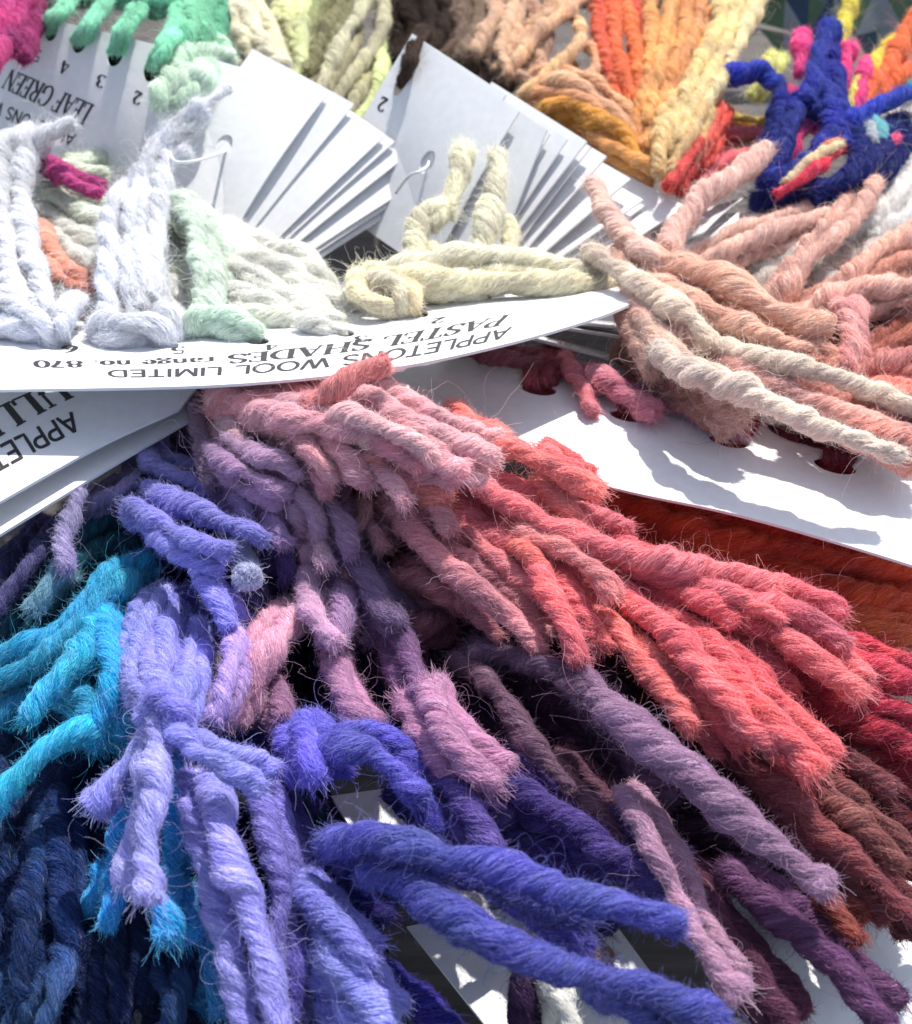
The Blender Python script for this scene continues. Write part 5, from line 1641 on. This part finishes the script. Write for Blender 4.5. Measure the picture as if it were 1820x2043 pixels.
sweep('golden yellow strands in the middle of the orange and yellow tufts', OY, [
    ('f4bc6c', 23, '1295,-25,1.9 1300,40,2.2 1300,110,2.2 1290,180,2.1 1275,240,1.9 1270,290,1.7'),
    ('f6c476', 23, '1335,-25,1.9 1335,40,2.2 1325,110,2.2 1305,180,2.1 1285,250,1.9'),
    ('f2b86c', 23, '1370,-25,1.8 1365,40,2.1 1350,110,2.1 1325,180,2.0 1300,240,1.9 1280,300,1.7'),
    ('f0b878', 22, '1400,-25,1.8 1395,40,2.1 1375,100,2.1 1345,160,2.0 1315,220,1.9'),
    ('e9a050', 22, '1340,60,1.5 1330,140,1.6 1310,210,1.6 1290,270,1.5'),
    ('edb06a', 22, '1420,20,1.6 1400,80,1.8 1370,150,1.8 1340,220,1.7'),
], 2.1, dense=.5, wander=4, more=1)
sweep('pale straw yellow strands leaning right over the red one', OY, [
    ('f4dfa6', 23, '1440,-25,1.9 1435,40,2.2 1415,100,2.3 1385,160,2.3 1350,230,2.2 1325,300,2.0'),
    ('f4e0ac', 22, '1480,-25,1.9 1470,20,2.2 1445,80,2.3 1415,150,2.3 1380,220,2.2 1350,290,2.0'),
    ('f4e4b8', 21, '1530,-25,1.9 1505,20,2.2 1475,80,2.3 1445,140,2.3 1405,210,2.2 1365,290,2.0 1335,345,1.8'),
    ('f3d99a', 23, '1410,60,1.8 1390,130,2.0 1355,190,2.0 1320,260,1.9 1305,320,1.7'),
    ('f6da9e', 24, '1350,190,2.1 1330,250,2.2 1320,300,2.1 1310,345,1.9'),
    ('f0d49c', 22, '1430,150,2.0 1400,220,2.2 1370,280,2.1 1340,330,1.9'),
], 2.2, dense=.5, wander=4, more=1)
sweep('bright red strand behind the straw yellow ones', OY, [
    ('ea4c3a', 20, '1428,90,1.5 1410,150,1.6 1390,200,1.6'),
    ('ee5a48', 22, '1440,215,1.6 1405,275,1.8 1375,325,1.9 1335,372,1.8'),
    ('e85044', 20, '1420,260,1.4 1395,310,1.6 1360,360,1.6'),
], 1.7)
sweep('pink and rose strands beside the red one', None, [
    ('ec8c98', 18, '1520,260,.7 1470,265,.9 1420,262,1.0 1390,280,1.0'),
    ('ea8494', 18, '1430,290,.9 1415,330,1.1 1390,365,1.1'),
    ('e27484', 20, '1500,300,.6 1450,320,.8 1400,350,.9 1370,385,.8'),
    ('f09c98', 20, '1510,340,.6 1460,350,.8 1410,372,.8 1380,400,.7'),
    ('e05c60', 20, '1480,280,.5 1440,300,.6 1400,330,.6'),
], .9)
tuft('thin yellow strand lying across the table beside the pink ones', None, [
    ('f0dc6c', 15, '1425,222,.9 1460,230,1.0 1500,238,1.0 1528,242,.9')], .9)
tuft('pale yellow-green strand end standing alone above the table', None, [
    ('e4e49a', 20, '1500,190,.6 1515,165,.8 1530,135,1.0 1540,108,1.0')], .9)
tuft('pale sage and white scraps under the pink strands', None, [
    ('dce0d4', 18, '1450,300,.3 1490,300,.4 1530,310,.3'),
    ('c8cc90', 16, '1430,280,.4 1460,300,.5 1500,320,.4'),
    ('e6e4dc', 18, '1530,280,.2 1500,330,.3 1470,360,.2'),
], .3)
# ---- the navy tuft at upper right with bright colours inside
tuft('big dark royal blue knotted tuft at upper right, its arms sticking out', None, [
    ('2438b0', 27, '1548,168,2.0 1510,142,2.2 1470,150,2.2 1450,160,2.1', 2.1, {'pitch': 4.0}),
    ('22329c', 22, '1550,160,1.9 1560,210,2.0 1555,260,2.0 1530,330,1.8'),
    ('2a3cae', 30, '1655,50,2.5 1640,90,2.6 1622,150,2.6 1610,200,2.5', 2.5, {'plies': 2, 'pitch': 9}),
    ('2434a4', 26, '1630,120,2.3 1650,180,2.4 1665,240,2.4 1690,290,2.3'),
    ('2234a0', 26, '1650,90,2.2 1665,160,2.3 1680,230,2.3'),
    ('2a48c0', 25, '1850,172,2.3 1790,195,2.4 1740,215,2.4 1690,245,2.3', 2.3, {'pitch': 4.2}),
    ('1c2a90', 30, '1600,190,2.2 1580,250,2.3 1560,310,2.2 1520,370,2.0'),
    ('20309a', 30, '1680,240,2.3 1640,290,2.35 1590,330,2.2 1530,370,2.0', 2.2, {'name': 'loop'}),
    ('1a2682', 34, '1760,250,2.0 1750,310,2.1 1700,360,2.0 1620,400,1.8'),
    ('1a2478', 34, '1780,240,1.7 1770,320,1.8 1720,380,1.7 1640,420,1.5'),
    ('1c2880', 32, '1700,260,2.1 1720,310,2.2 1690,360,2.1 1620,390,1.9'),
    ('1e2c8c', 32, '1540,360,1.7 1590,370,1.9 1650,380,1.9 1700,380,1.7'),
    ('1a2474', 32, '1500,400,1.4 1570,405,1.6 1650,415,1.5'),
    ('182068', 32, '1540,420,1.1 1610,430,1.2 1680,430,1.1'),
    ('1c2884', 26, '1560,200,1.7 1540,270,1.8 1520,340,1.7'),
    ('1e2c8c', 28, '1620,180,2.1 1640,230,2.3 1680,260,2.3 1730,270,2.2'),
    ('182270', 26, '1800,230,1.6 1810,280,1.7 1790,330,1.6'),
], 2.2, fuzz=1.1, dense=0, thin=.92)
BR = 'bright strands round the blue tuft'
for lb, st in [
    ('magenta strands standing left and right of the tallest blue arm', [('f0259a', 22, '1600,70,1.9 1598,110,2.0 1590,150,1.9'), ('ee2096', 23, '1692,100,1.9 1680,150,2.0 1675,190,1.9'), ('f0209a', 18, '1725,120,2.0 1715,180,2.1 1700,240,2.0 1690,290,1.9'), ('f03c8c', 20, '1570,180,1.7 1590,190,1.8 1600,215,1.7')]),
    ('magenta patch showing through the lower left gap of the blue tuft', [('f01c8c', 24, '1605,235,1.85 1590,270,1.9 1565,310,1.8'), ('e81c8a', 22, '1640,215,1.9 1635,240,1.9 1620,260,1.8')]),
    ('red-pink and cream strands showing through the loop of the blue tuft', [('f0205c', 17, '1685,290,2.25 1640,325,2.35 1600,355,2.3 1550,385,2.1'), ('ead8b4', 13, '1680,285,2.4 1640,305,2.45 1600,335,2.35 1570,365,2.2'), ('e09060', 10, '1675,280,2.45 1650,290,2.5 1630,300,2.4')]),
    ('yellow strand with a fuzzy end at the top beside the blue arm', [('ece04c', 21, '1700,-10,1.9 1690,30,2.0 1680,65,1.9 1672,100,1.8', )]),
    ('yellow strands between the magenta and the orange ones', [('f0dc3c', 20, '1790,75,1.8 1750,120,1.9 1720,170,1.8 1700,220,1.7'), ('ecd840', 18, '1770,105,1.8 1740,160,1.85 1715,200,1.7'), ('f0e060', 10, '1715,150,2.15 1700,190,2.2 1690,230,2.1')]),
    ('orange strands leaning out to the top right corner', [('f08030', 28, '1850,20,1.9 1810,60,2.0 1780,120,2.0 1740,180,1.9 1710,225,1.8'), ('ee7a34', 24, '1850,110,1.7 1800,150,1.8 1750,195,1.7 1720,230,1.6')]),
    ('aqua and pale grey scraps at the right of the blue tuft', [('86c4cc', 18, '1740,235,2.2 1755,260,2.3 1760,285,2.2'), ('c4c8cc', 16, '1735,250,2.3 1740,270,2.35 1745,285,2.3'), ('58b8c8', 16, '1850,150,1.6 1820,170,1.7 1800,190,1.6')]),
    ('small pink scrap below the aqua one', [('e83c84', 14, '1790,275,2.05 1765,295,2.15 1750,320,2.1')]),
]:
    tuft(lb, BR, st, 2.0, dense=0)
# two more ends glimpsed through the heap
tuft('small off-white fluffy bit between the two royal blue strands', None, [
    ('e6e2da', 20, '915,1775,.6 935,1805,.8 950,1850,.7 975,1890,.5')], .7, fuzz=1.3)
tuft('cream bit below the lower royal blue strand at the bottom edge', None, [
    ('e4e2dc', 36, '1100,1960,.5 1125,2000,.6 1140,2060,.5')], .6)
tuft('tan-brown bit between the royal blue ends and the plum strands', None, [
    ('a08878', 36, '1090,1850,.4 1150,1880,.5 1210,1930,.4')], .5)

print('fibres', NFIB)
